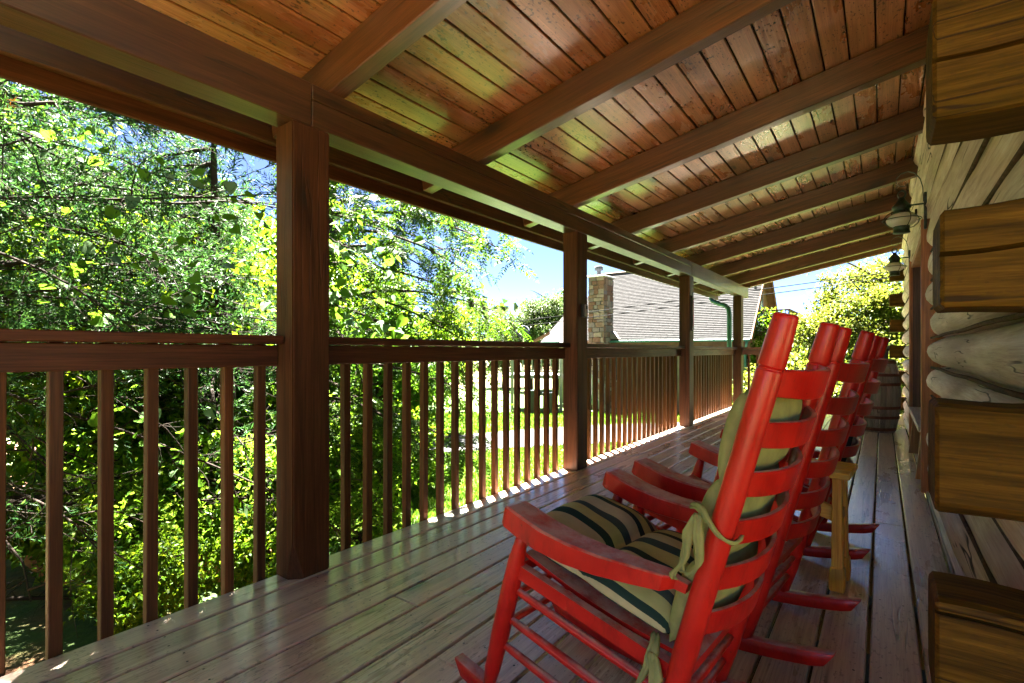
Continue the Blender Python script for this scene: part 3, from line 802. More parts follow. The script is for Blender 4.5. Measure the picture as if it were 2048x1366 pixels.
    # seat slats front to back
    for k in range(7):
        v0 = -.196+k*.0565; V = []; F = []
        us = np.linspace(.012, .455, 7)
        for u_ in us:
            dz = -.016*math.sin(math.pi*(u_-.012)/.443)+.274
            fl = 1+.10*(u_/.455)
            for a, b2 in ((v0, 0), (v0+.051, 0), (v0+.051, .011), (v0, .011)): V.append(CP(u_, a*fl, dz+b2))
        for i in range(6):
            for q in range(4): F.append([4*i+q, 4*i+(q+1) % 4, 4*i+4+(q+1) % 4, 4*i+4+q])
        F += [[0, 1, 2, 3], [27, 26, 25, 24]]
        link('seat_slat', py_mesh('seat_slat', V, F), M['red'], e)
    # curved back slats
    for k in range(6):
        w0 = .887-.107*k; w1 = w0+.052
        nv = 15; V = []; F = []
        for i in range(nv):
            v_ = -.22+.44*i/(nv-1); q = 1-(v_/.22)**2
            off = .054*q; up = (.008*q if k == 0 else .003*q)
            for (du, ww) in ((.006, w0-.004*q), (.006, w1+up), (-.006, w1+up), (-.006, w0-.004*q)):
                V.append(CP(-off+du, v_, ww))
        for i in range(nv-1):
            for q in range(4): F.append([4*i+q, 4*i+(q+1) % 4, 4*i+4+(q+1) % 4, 4*i+4+q])
        F += [[0, 1, 2, 3], [4*nv-1, 4*nv-2, 4*nv-3, 4*nv-4]]
        bm = bmesh.new(); vs = [bm.verts.new(q) for q in V]
        for f in F: bm.faces.new([vs[q] for q in f])
        bmesh.ops.recalc_face_normals(bm, faces=bm.faces)
        bmesh.ops.bevel(bm, geom=[q for q in bm.edges if q.calc_face_angle(0) > .9], offset=.0022, segments=1, affect='EDGES')
        me = bpy.data.meshes.new('back_slat'); bm.to_mesh(me); bm.free()
        for pgn in me.polygons: pgn.use_smooth = True
        o = link('back_slat', me, M['red'], e)
        me.set_sharp_from_angle(angle=R(40))
    return e
CH = [((-.40, 1.32), R(-5.2), 'red rocking chair nearest the camera, holding the green striped cushion'),
      ((-.34, 2.04), R(-6.6), 'middle red rocking chair, bare wooden seat, beside the small honey wood table'),
      ((-.282, 3.055), R(-4.3), 'farthest red rocking chair, beyond the small honey wood table')]
for loc, rz, lab in CH: rocker(loc, rz, lab)

def pillow(name, fn, hv, T, nu, nv, lobes, mat, parent, seed, back=None):
    """fn(a in 0..1, v, t) -> local point; t = height above base"""
    rg = np.random.default_rng(seed); ph = rg.uniform(0, 6.28, 8); V = []; F = []; SV = []
    def prof(a, b_):
        la = (a*lobes) % 1.0 if a < 1 else 1.0
        q = max(0.0, 1-abs(2*la-1)**3.2)**.5; qe = 1.0
        inner = .30 if 0 < int(a*lobes+1e-6) <= lobes-1 or a*lobes < lobes else 0
        ed = min(a, 1-a)*lobes
        base = .32 if ed > .5 else 0.0
        q = max(q, base*min(1, 1.0)) if lobes > 1 and .5/lobes < a < 1-.5/lobes else q
        g = max(0.0, 1-abs(b_)**2.6)**.5
        wr = 1+.05*math.sin(9*b_+ph[0]+4*a)+.04*math.sin(17*a+ph[1]+3*b_)
        return q*g*wr
    for side in (1, 0):
        for i in range(nu+1):
            a = i/nu
            for j in range(nv+1):
                b_ = -1+2*j/nv; f = prof(a, b_)
                t = T*f if side else -.006*f
                if side == 0: t = T*.12*(1-f)*0-.008*f
                SV.append(b_*hv+math.copysign(T*.9*(1-max(0.0, 1-abs(b_)**2.6)**.5), b_))
                V.append(fn(a, b_*hv*(1-.03*math.sin(math.pi*a*lobes)**2*0-.02*(1-f)), t+.30*T*(1-f)*1))
    m_ = (nu+1)*(nv+1)
    for i in range(nu):
        for j in range(nv):
            q = i*(nv+1)+j; F.append([q, q+1, q+nv+2, q+nv+1]); F.append([m_+q, m_+q+nv+1, m_+q+nv+2, m_+q+1])
    bm = bmesh.new(); lay = bm.verts.layers.float.new('stripe'); vs = [bm.verts.new(q) for q in V]
    for v_, q in zip(vs, SV): v_[lay] = q
    for fi, f in enumerate(F):
        bm.faces.new([vs[k] for k in f]).tag = bool(fi % 2) and 3 <= (fi//2) % nv < nv-3
    bmesh.ops.remove_doubles(bm, verts=bm.verts, dist=.0006); bmesh.ops.recalc_face_normals(bm, faces=bm.faces)
    if back is not None:
        for f in bm.faces: f.material_index = 1 if f.tag else 0
    me = bpy.data.meshes.new(name); bm.to_mesh(me); bm.free()
    for p in me.polygons: p.use_smooth = True
    o = link(name, me, mat, parent)
    if back is not None: me.materials.append(back)
    return o
def ribbon(name, pts, wdir, wd, mat, parent, thick=.002):
    P = [Vector(p) for p in pts]; n = 4*(len(P)-1)+1; Q = []
    for i in range(n):
        t_ = i/4; k = min(int(t_), len(P)-2); f = t_-k
        p0, p1, p2, p3 = P[max(k-1, 0)], P[k], P[k+1], P[min(k+2, len(P)-1)]
        Q.append(.5*((2*p1)+(p2-p0)*f+(2*p0-5*p1+4*p2-p3)*f*f+(3*p1-p0-3*p2+p3)*f**3))
    V = []; F = []; m_ = 5; wv = Vector(wdir).normalized(); rr_ = random.Random(len(pts)*7+int(wd*1000))
    for i, p in enumerate(Q):
        tg = (Q[min(i+1, n-1)]-Q[max(i-1, 0)]).normalized(); nn = tg.cross(wv).normalized()
        pinch = .55+.45*math.sin(math.pi*min(1, i/(n*.45)))+.10*math.sin(i*1.7)
        for j in range(m_):
            c_ = (j/(m_-1)-.5)
            V.append(tuple(p+wv*wd*c_*pinch+nn*wd*.22*math.sin(j*2.2+i*.35)+nn*rr_.uniform(-.001, .001)))
    for i in range(n-1):
        for j in range(m_-1): F.append([i*m_+j, i*m_+j+1, (i+1)*m_+j+1, (i+1)*m_+j])
    o = link(name, py_mesh(name, V, F, True), mat, parent); md = o.modifiers.new('s', 'SOLIDIFY'); md.thickness = thick
    return o
def cushion(loc, rz):
    e = empty('chair_cushion', (loc[0], loc[1], 0), rz)
    tag(e, 'green and black striped tufted cushion tied to the nearest rocking chair', 'cushion')
    pillow('seat_pad', lambda a, v, t: CP(.505-.46*a, v, .288+t), .222, .098, 44, 30, 2, M['cushion'], e, 1)
    pillow('back_pad', lambda a, v, t: CP(.012+t-.030*(1-(v/.22)**2)+.05*max(0, .12-a), v, .30+.585*a), .212, .085, 48, 30, 3, M['cushion'], e, 2, M['tie'])
    # ties round the near back post
    w0 = .60
    ribbon('tie', [CP(.075, -.205, w0+.01), CP(.045, -.245, w0+.03), CP(0, -.253, w0+.0), CP(-.03, -.235, w0-.01), CP(-.035, -.21, w0)], CP(0, 0, 1), .016, M['tie'], e)
    ribbon('tie', [CP(.045, -.250, w0+.02), CP(.050, -.262, w0-.02), CP(.040, -.268, w0-.07), CP(.055, -.266, w0-.12), CP(.05, -.262, w0-.125)], (1, .2, 0), .020, M['tie'], e)
    ribbon('tie', [CP(.045, -.252, w0+.02), CP(.030, -.268, w0-.01), CP(.012, -.272, w0-.06), CP(.020, -.268, w0-.095), CP(.042, -.262, w0-.10), CP(.052, -.258, w0-.03)], (1, .2, 0), .018, M['tie'], e)
    w0 = .245
    ribbon('tie', [CP(.075, -.20, w0+.05), CP(.06, -.235, w0+.03), CP(.062, -.25, w0-.02), CP(.07, -.25, w0-.08), CP(.055, -.252, w0-.15)], (1, .2, 0), .024, M['tie'], e)
    ribbon('tie', [CP(.06, -.238, w0+.03), CP(.035, -.25, w0-.01), CP(.04, -.255, w0-.05), CP(.062, -.254, w0-.10)], (1, .2, 0), .028, M['tie'], e)
cushion(*CH[0][:2])
e = empty('dark_cushion', (CH[2][0][0], CH[2][0][1], 0), CH[2][1]); tag(e, 'dark navy cushion low on the farthest rocking chair', 'cushion')
pillow('back_pad', lambda a, v, t: CP(.012+t-.030*(1-(v/.22)**2), v, .30+.30*a), .2, .06, 20, 16, 1, M['darkcushion'], e, 5)

# ------------------------------------------------------------------ honey wood side table
t = empty('side_table', (-.30, 2.60, 0), R(-4)); tag(t, 'small honey coloured wooden side table between the rocking chairs', 'table')
for k, (a, b_) in enumerate(((-.135, -.046), (-.044, .044), (.046, .135))):
    box('top_board', (-.24, a, .478), (.205, b_, .503), M['honeyx'], t, .004)
for sx in (.155, -.19):
    for sy in (-.075, .075):
        prism('leg', [(-.021, .10), (.021, .10), (.017, .477), (-.017, .477)], .034, M['honey'], t, 'y', (sx, sy, 0), .004)
        prism('foot', [(-.028, 0), (.026, 0), (.030, .05), (.026, .105), (-.024, .105), (-.030, .05)], .046, M['honey'], t, 'y', (sx, sy, 0), .006)
    box('cleat', (sx-.02, -.058, .440), (sx+.02, .058, .477), M['honey'], t, .006)
prism('stretcher', [(-.172, .265), (-.172, .33), (-.09, .355), (.06, .355), (.135, .33), (.135, .265), (.06, .288), (-.09, .288)], .024, M['honeyx'], t, 'y', (0, 0, 0), .003)
for sx in (.155, -.19):
    box('stretcher', (sx-.012, -.058, .28), (sx+.012, .058, .325), M['honey'], t, .004)

# ------------------------------------------------------------------ barrel and bucket
bar = empty('wooden_barrel', (-.055, 7.86, 0)); tag(bar, 'old grey wooden barrel with rusty hoops at the far end of the porch', 'barrel')
HB = .90
def br(z): return .185+.062*(1-((z-HB/2)/(HB/2))**2)**.9
ns = 22
for k in range(ns):
    a0 = 2*math.pi*k/ns+.012; a1 = 2*math.pi*(k+1)/ns-.012; V = []; F = []
    zs = np.linspace(0, HB, 13); dr = random.uniform(-.0015, .0015)
    for z in zs:
        r = br(z)+dr; am = (a0+a1)/2
        for a, rr_ in ((a0, r-.003), (am, r), (a1, r-.003), (a1, r-.025), (a0, r-.025)): V.append((rr_*math.cos(a), rr_*math.sin(a), z))
    for i in range(12):
        for q in range(5): F.append([5*i+q, 5*i+(q+1) % 5, 5*i+5+(q+1) % 5, 5*i+5+q])
    me = py_mesh('stave', V, F+[[4, 3, 2, 1, 0], [60, 61, 62, 63, 64]]); link('stave', me, M['stave'], bar)
lathe_obj('barrel_head', [(.001, HB-.03), (.172, HB-.03), (.172, HB-.045), (.001, HB-.045)], M['stave'], bar, sides=24, smooth=False)
for z0, z1 in ((.02, .06), (.17, .205), (.29, .325), (.575, .61), (.69, .725), (.845, .885)):
    lathe_obj('hoop', [(br(z0)-.004, z0), (br(z0)+.004, z0), (br(z1)+.004, z1), (br(z1)-.004, z1)], M['hoop'], bar, sides=36)
bk = empty('wooden_bucket', (-.03, 7.86, HB-.03)); tag(bk, 'small weathered wooden bucket standing on top of the barrel', 'bucket')
lathe_obj('bucket_body', [(.001, .002), (.085, .002), (.105, .185), (.107, .185), (.109, .20), (.097, .20), (.08, .02), (.001, .02)], M['stave'], bk, sides=14, smooth=False)
lathe_obj('bucket_band', [(.101, .135), (.105, .135), (.108, .155), (.104, .155)], M['hoop'], bk, sides=28)

# ------------------------------------------------------------------ neighbour house
def house():
    h = empty('neighbour_house', (-7.5, 24, GZ)); L = h.location
    tag(h, 'tan house with a steep grey shingle roof and stone chimney', 'house')
    XL, XR, YE, YR, ZE, ZR = -12.2, -4.05, 21.0, 24.7, 1.47, 5.05
    # roof planes as courses of shingles
    ln = math.hypot(YR-YE, ZR-ZE); nC = 46; a = math.atan2(ZR-ZE, YR-YE)
    V = []; F = []; rg = random.Random(9)
    for c_ in range(nC):
        s0 = c_/nC*ln; s1 = (c_+1.15)/nC*ln
        x = XL+rg.uniform(-.3, 0)
        while x < XR:
            x2 = min(XR, x+rg.choice((.28, .33, .38))); xa = max(x, XL)+.006
            up = rg.uniform(.004, .012)
            b0 = len(V)
            for xx in (xa, x2):
                V.append((xx, YE+s0*math.cos(a)-math.sin(a)*.02, ZE+s0*math.sin(a)+math.cos(a)*(.012+up)))
            for xx in (x2, xa): V.append((xx, YE+s1*math.cos(a), ZE+s1*math.sin(a)+.004))
            for xx in (xa, x2): V.append((xx, YE+s0*math.cos(a), ZE+s0*math.sin(a)-.012))
            F.append([b0, b0+1, b0+2, b0+3]); F.append([b0+4, b0+5, b0+1, b0]); x = x2
    V = np.array(V)-np.array(L)
    tag(link('shingles', np_mesh('shingles', V, np.array(F)), M['shingle'], h), kind='stuff')
    for sgn in (1, -1):
        yc = (YE+YR)/2 if sgn == 1 else YR+(YR-YE)/2
        link('roof_slab', boxm(XR-XL, ln, .12, 0), M['brownsiding'], h, ((XL+XR)/2-L.x, yc-L.y, (ZE+ZR)/2-.085-L.z), (sgn*a, 0, 0))
    YB = 2*YR-YE
    box('ridge_cap', (XL, YR-.12, ZR-.02), (XR, YR+.12, ZR+.05), M['shingle_d'], h, .03, off=L)
    # walls
    box('wall', (XL+.3, YE+.42, GZ), (XR-.36, YB-.4, ZE+.25), M['tan'], h, .0, off=L)
    prism('gable_wall', [(YE+.43, ZE), (YB-.41, ZE), (YR, ZR-.22)], .10, M['brownsiding'], h, 'x', (XR-.34-L.x, -L.y, -L.z))
    box('fascia', (XL, YE-.05, ZE-.33), (XR, YE-.005, ZE-.02), M['brownsiding'], h, .004, off=L)
    box('soffit', (XL, YE-.004, ZE-.33), (XR-.01, YE+.42, ZE-.29), M['brownsiding'], h, 0, off=L)
    box('gutter', (XL+1.5, YE-.16, ZE-.10), (XR, YE-.052, ZE-.01), M['green'], h, .01, off=L)
    tube_obj('drain_pipe', [(XR-.1-L.x, YE-.12-L.y, ZE-.1-L.z), (XR-.15-L.x, YE-.05-L.y, ZE-.3-L.z), (XR-.25-L.x, YE+.3-L.y, ZE-.55-L.z), (XR-.25-L.x, YE+.36-L.y, .1)], .05, M['green'], h, 8)
    for x in (-10.6, -8.4, -6.2):
        f = box('window', (x, YE+.37, -.4), (x+1.0, YE+.417, .9), M['white'], h, .01, off=L)
        box('pane', (-.42, -.032, -.57), (.42, -.026, .57), M['pane'], f, .0)
    # barge boards on the visible gable
    for sgn in (1, -1):
        yc = (YE+YR)/2 if sgn == 1 else YR+(YR-YE)/2
        link('barge_board', boxm(.05, ln, .22, .004), M['brownsiding'], h, (XR+.028-L.x, yc-L.y, (ZE+ZR)/2-.09-L.z), (sgn*a, 0, 0))
    # balcony on the gable
    bz = 1.78; bx0, bx1, by0, by1 = XR-.28, XR+1.15, 22.4, 26.6
    bl = box('balcony_floor', (bx0, by0, bz-.14), (bx1, by1, bz), M['brownsiding'], h, .005, off=L)
    y = by0
    while y < by1:
        box('balcony_baluster', (bx1-.06, y, bz), (bx1-.025, y+.03, bz+.80), M['white'], h, .0, off=L); y += .15
    x = bx0+.05
    while x < bx1-.08:
        box('balcony_baluster', (x, by0+.01, bz), (x+.03, by0+.04, bz+.80), M['white'], h, .0, off=L); x += .15
    box('balcony_rail', (bx0, by0-.01, bz+.801), (bx1, by0+.07, bz+.87), M['brownsiding'], h, .004, off=L)
    box('balcony_rail', (bx1-.09, by0+.072, bz+.801), (bx1, by1, bz+.87), M['brownsiding'], h, .004, off=L)
    for y in (by0+.1, by1-.2): box('balcony_post', (bx1-.16, y, GZ), (bx1-.04, y+.12, bz-.142), M['tan'], h, .004, off=L)
    d = box('balcony_door', (XR-.288, 23.2, bz+.001), (XR-.24, 25.0, bz+2.05), M['white'], h, .005, off=L)
    for y in (-.42, .42): box('pane', (.0245, y-.36, -.92), (.028, y+.36, .92), M['pane'], d, 0)
    # stone chimney
    cx0, cx1, cy0, cy1, cz = -10.55, -9.78, 20.25, 21.25, 4.25
    core = box('chimney', (cx0+.03, cy0+.03, GZ), (cx1-.03, cy1-.03, cz), M['mortar'], h, 0, off=L)
    rg = random.Random(4)
    def stones(face):
        z = GZ+.02
        lo, hi = (cx0, cx1) if face == 'y' else (cy0, cy1)
        while z < cz-.05:
            hh = min(rg.uniform(.14, .30), cz-z); p = lo
            while p < hi-.02:
                ww = min(rg.uniform(.16, .42), hi-p)
                if hi-(p+ww) < .08: ww = hi-p
                pts = []
                for (qx, qz) in ((0, 0), (.5, 0), (1, 0), (1, .5), (1, 1), (.5, 1), (0, 1), (0, .5)):
                    pts.append((p+.012+(ww-.024)*qx+rg.uniform(-.02, .02)*(0 < qx < 1 or 0 < qz < 1), z+.01+(hh-.02)*qz+rg.uniform(-.025, .025)*(0 < qx < 1)))
                dep = rg.uniform(.04, .075); mt = rg.choice(M['stone'])
                if face == 'y': prism('chimney_stone', [(a_-L.x, b_-L.z) for a_, b_ in pts], dep, mt, core, 'y', (-core.location.x, cy0+.03-L.y-core.location.y, -core.location.z), .008)
                else: prism('chimney_stone', [(a_-L.y, b_-L.z) for a_, b_ in pts], dep, mt, core, 'x', (cx1-.03-L.x-core.location.x, -core.location.y, -core.location.z), .008)
                p += ww
            z += hh
    stones('y'); stones('x')
    box('chimney_cap', (cx0-.06, cy0-.06, cz), (cx1+.06, cy1+.06, cz+.06), M['grey'], h, .01, off=L)
    lathe_obj('flue', [(.10, 0), (.10, .28), (.19, .30), (.19, .48), (.001, .52)], M['util'], h, ((cx0+cx1)/2-L.x-.1, (cy0+cy1)/2-L.y, cz+.06-L.z), 14)
    prism('cricket', [(0, 0), (.42, 0), (0, .36)], 1.1, M['shingle_d'], h, 'y', (cx1-L.x, YE+.4-L.y, ZE+.06-L.z))
    # low wing to the left
    WXa, WXb = -13.5, -12.21
    box('wing_wall', (WXa+.3, 22.2, GZ), (WXb, 27, 1.2), M['tan'], h, 0, off=L)
    prism('wing_roof', [(20.9, 1.40), (26.4, 1.40), (23.6, 3.1)], WXb-WXa, M['shingle_w'], h, 'x', ((WXa+WXb)/2-L.x, -L.y, -L.z))
    prism('porch_gable', [(-14.4-L.x, 1.12-L.z), (-14.4-L.x, 1.25-L.z), (-12.9-L.x, 1.92-L.z), (-12.9-L.x, 1.79-L.z)], .1, M['brownsiding'], h, 'y', (0, 20.8-L.y, 0))
    box('wing_gutter', (-13.2, 20.6, 1.36), (-12.3, 20.72, 1.45), M['green'], h, .01, off=L)
house()
# balcony patio chair
pc = empty('patio_chair', (-3.55, 23.0, 1.78), R(100)); tag(pc, 'dark metal patio chair standing on the neighbour balcony', 'chair')
for sx in (-.24, .24):
    tube_obj('leg', [(sx, -.25, 0), (sx, -.22, .42), (sx, -.22, .62), (sx, .05, .64), (sx, .22, .60)], .02, M['black'], pc, 6)
    tube_obj('leg', [(sx, .30, 0), (sx, .22, .42), (sx, .32, .95)], .02, M['black'], pc, 6)
box('seat', (-.24, -.24, .40), (.24, .24, .44), M['brownsiding'], pc, .01)
prism('backrest', [(-.22, .46), (.22, .46), (.22, .85), (.12, .95), (-.12, .95), (-.22, .85)], .03, M['brownsiding'], pc, 'y', (0, .28, 0))
# satellite dish
sd = empty('satellite_dish', (-14.2, 20.5, 1.5)); tag(sd, 'small grey satellite dish above the neighbour wing', 'dish')
tube_obj('mast', [(0, 0, -.45), (0, 0, .32), (.03, -.06, .40)], .03, M['grey'], sd, 8)
lathe_obj('reflector', [(.001, 0), (.18, .018), (.33, .07), (.34, .08), (.18, .03), (.001, .012)], M['util'], sd, (.03, -.08, .42), 20, rot=(R(65), 0, R(30)))
tube_obj('feed_arm', [(.03, -.1, .25), (.08, -.45, .35)], .015, M['grey'], sd, 6)

# white neighbour deck with stairs
nd = empty('neighbour_deck', tuple(site(1.2, 21.5, GZ)), R(36)); tag(nd, 'white railed raised deck and stair beside the neighbour house', 'deck')
box('deck_floor', (-1.3, -.2, 1.45), (.9, 2.2, 1.60), M['white'], nd, .005)
for x in (-1.25, -.2, .8):
    box('post', (x, -.18, 0), (x+.12, -.06, 2.62), M['white'], nd, .005)
box('rail', (-1.3, -.20, 2.40), (.92, -.10, 2.48), M['white'], nd, .004)
box('rail', (-1.3, -.17, 1.72), (.92, -.11, 1.79), M['white'], nd, .004)
x = -1.15
while x < .85:
    box('baluster', (x, -.16, 1.791), (x+.04, -.12, 2.399), M['white'], nd, 0); x += .13
for y in (-.45, .35):
    prism('stringer', [(.95, 1.40), (.95, 1.62), (2.9, .22), (2.9, 0), (2.65, 0)], .05, M['white'], nd, 'y', (0, y, 0), .003)
    prism('handrail', [(.95, 2.36), (.95, 2.46), (2.9, 1.06), (2.9, .96)], .05, M['white'], nd, 'y', (0, y, 0), .003)
    for k in range(6):
        xx = 1.1+k*.33; zz = 1.45-.72*(xx-.95)
        box('baluster', (xx, y-.02, zz), (xx+.04, y+.02, zz+.92), M['white'], nd, 0)
for k in range(7):
    box('tread', (1.05+k*.25, -.42, 1.36-k*.19), (1.33+k*.25, .32, 1.40-k*.19), M['brownsiding'], nd, .003)
for i, (x, lab, hh) in enumerate(((-.35, 'grey utility box under the white neighbour deck, left of the pair', .95), (.35, 'grey utility box under the white neighbour deck, right of the pair', .85))):
    p = site(1.2, 21.5, GZ)+Vector((x*.809+.6*.588, x*.588-.6*.809, 0))
    u = empty('utility_box', tuple(p), R(36)); tag(u, lab, 'utility box')
    box('case', (-.27, -.2, .05), (.27, .2, hh), M['util'], u, .02); box('lid', (-.29, -.22, hh+.001), (.29, .22, hh+.05), M['util'], u, .01)
    box('panel', (-.2, -.212, .15), (.2, -.2015, hh-.12), M['black'], u, .003)
    box('foot', (-.27, -.18, 0), (.27, .18, .049), M['grey'], u, 0)

# power lines
def wire(name, a, b_, sag, rad, label):
    a, b_ = Vector(a), Vector(b_); pts = []
    for i in range(25):
        t_ = i/24; p = a.lerp(b_, t_); p.z -= sag*4*t_*(1-t_); pts.append(tuple(p))
    o = tube_obj(name, pts, rad, M['cable'], None, 6); tag(o, label, 'cable', 'overhead cables')
wire('power_line', site(-8, 23, 1.30), site(15, 13.0, 3.75), .05, .014, 'upper overhead cable crossing in front of the neighbour roof')
wire('power_line', site(-8, 23, 1.06), site(15, 13.0, 3.60), .05, .014, 'lower overhead cable crossing in front of the neighbour roof')

# ------------------------------------------------------------------ vegetation
def leaves(P, D, Nn, ln, wd, fold=.25):
    """rhombic leaves; P base, D direction, Nn normal, ln/wd arrays -> V,F tris"""
    D = D/(np.linalg.norm(D, axis=1, keepdims=True)+1e-9)
    Sd = np.cross(D, Nn); Sd /= (np.linalg.norm(Sd, axis=1, keepdims=True)+1e-9); Nn = np.cross(Sd, D)
    ln = np.broadcast_to(ln, len(P))[:, None]; wd = np.broadcast_to(wd, len(P))[:, None]
    m0 = P+D*ln*.45
    v0 = P; v1 = m0+Sd*wd*.5+Nn*wd*fold; v2 = P+D*ln-Nn*ln*.12; v3 = m0-Sd*wd*.5+Nn*wd*fold
    V = np.stack([v0, v1, v2, v3], 1).reshape(-1, 3); b_ = np.arange(len(P))[:, None]*4
    F = np.concatenate([b_+np.array([[0, 1, 2]]), b_+np.array([[0, 2, 3]])], 1).reshape(-1, 3)
    return V, F
def unit(a): return a/(np.linalg.norm(a, axis=-1, keepdims=True)+1e-9)
def rnd(rg, n): return unit(rg.normal(size=(n, 3)))
def join(parts):
    Vs, Fs, o = [], [], 0
    for V, F in parts:
        Vs.append(V); Fs.append(F+o); o += len(V)
    return np.concatenate(Vs), np.concatenate(Fs)
def bez(a, b_, c_, k):
    t_ = np.linspace(0, 1, k)[None, :, None]
    return (1-t_)**2*a[:, None, :]+2*t_*(1-t_)*b_[:, None, :]+t_**2*c_[:, None, :]

def tree_object(name, loc, label, trunkVF, crownVF, bark, leaf, rz=0, scale=1.0, group=None, cat='tree', meshes=None):
    e = empty(name, tuple(loc), rz); e.scale = (scale,)*3; tag(e, label, cat, group)
    if meshes is None:
        meshes = (np_mesh('trunk', trunkVF[0], trunkVF[1], True), np_mesh('crown', crownVF[0], crownVF[1], False))
    link('trunk', meshes[0], bark, e); link('crown', meshes[1], leaf, e)
    return meshes

def broadleaf(seed, H, cr, cz, crz, nl, leaf, ntips=260, low=0.0):
    rg = np.random.default_rng(seed)
    # crown tips in an uneven ellipsoid
    q = rnd(rg, ntips)*(rg.uniform(.35, 1, (ntips, 1))**.6)
    lob = 1+.25*np.sin(q[:, :1]*3.1+seed)+.2*np.sin(q[:, 1:2]*4.3+seed*1.7)+.12*np.sin(q[:, 2:]*5.1)
    tips = q*np.array([cr, cr, crz])*lob+np.array([0, 0, cz]); tips[:, 2] = np.maximum(tips[:, 2], low+.1)
    # trunk and limbs
    tz = np.linspace(0, 1, 9); tr = np.stack([.12*np.sin(tz*3+seed)*H*.2, .1*np.sin(tz*2.3+seed*2)*H*.2, tz*H*.9], 1)[None]
    parts = [tubes(tr, (np.interp(tz, [0, .05, 1], [.05*H**.5*1.5, .045*H**.5, .008]))[None], 8)]
    nlimb = 16; th = rg.uniform(0, 6.28, nlimb); zz = np.linspace(cz-crz*.75, cz+crz*.6, nlimb)
    st = np.stack([np.interp(zz, tr[0, :, 2], tr[0, :, 0]), np.interp(zz, tr[0, :, 2], tr[0, :, 1]), zz], 1)
    en = st+np.stack([np.cos(th)*cr*.72, np.sin(th)*cr*.72, rg.uniform(.0, .5, nlimb)*crz], 1)
    md = (st+en)/2+rg.normal(size=(nlimb, 3))*.12*cr
    limbs = bez(st, md, en, 7); parts.append(tubes(limbs, np.linspace(.022, .007, 7)[None]*np.ones((nlimb, 1))*H**.5*.9, 6))
    pool = limbs.reshape(-1, 3)
    d = ((tips[:, None, :]-pool[None])**2).sum(2); near = pool[d.argmin(1)]
    tw = bez(near, (near+tips)/2+rg.normal(size=tips.shape)*.08*cr, tips, 5)
    parts.append(tubes(tw, np.linspace(.009, .003, 5)[None]*np.ones((ntips, 1)), 4))
    per = nl//ntips; idx = np.repeat(np.arange(ntips), per)
    tt = rg.uniform(.35, 1.0, len(idx))
    k = np.clip((tt*4).astype(int), 0, 3); fr = (tt*4-k)[:, None]
    P = tw[idx, k]*(1-fr)+tw[idx, k+1]*fr
    P = P+rg.normal(size=P.shape)*np.array([.16, .16, .11])*cr*.55
    D = unit(rg.normal(size=P.shape)+np.array([0, 0, -.35])+(P-np.array([0, 0, cz]))*.35/cr)
    Nn = unit(rg.normal(size=P.shape)*.38+np.array([0, 0, 1.0]))
    ln = leaf*rg.uniform(.65, 1.25, len(P))
    return join(parts), leaves(P, D, Nn, ln, ln*.58)

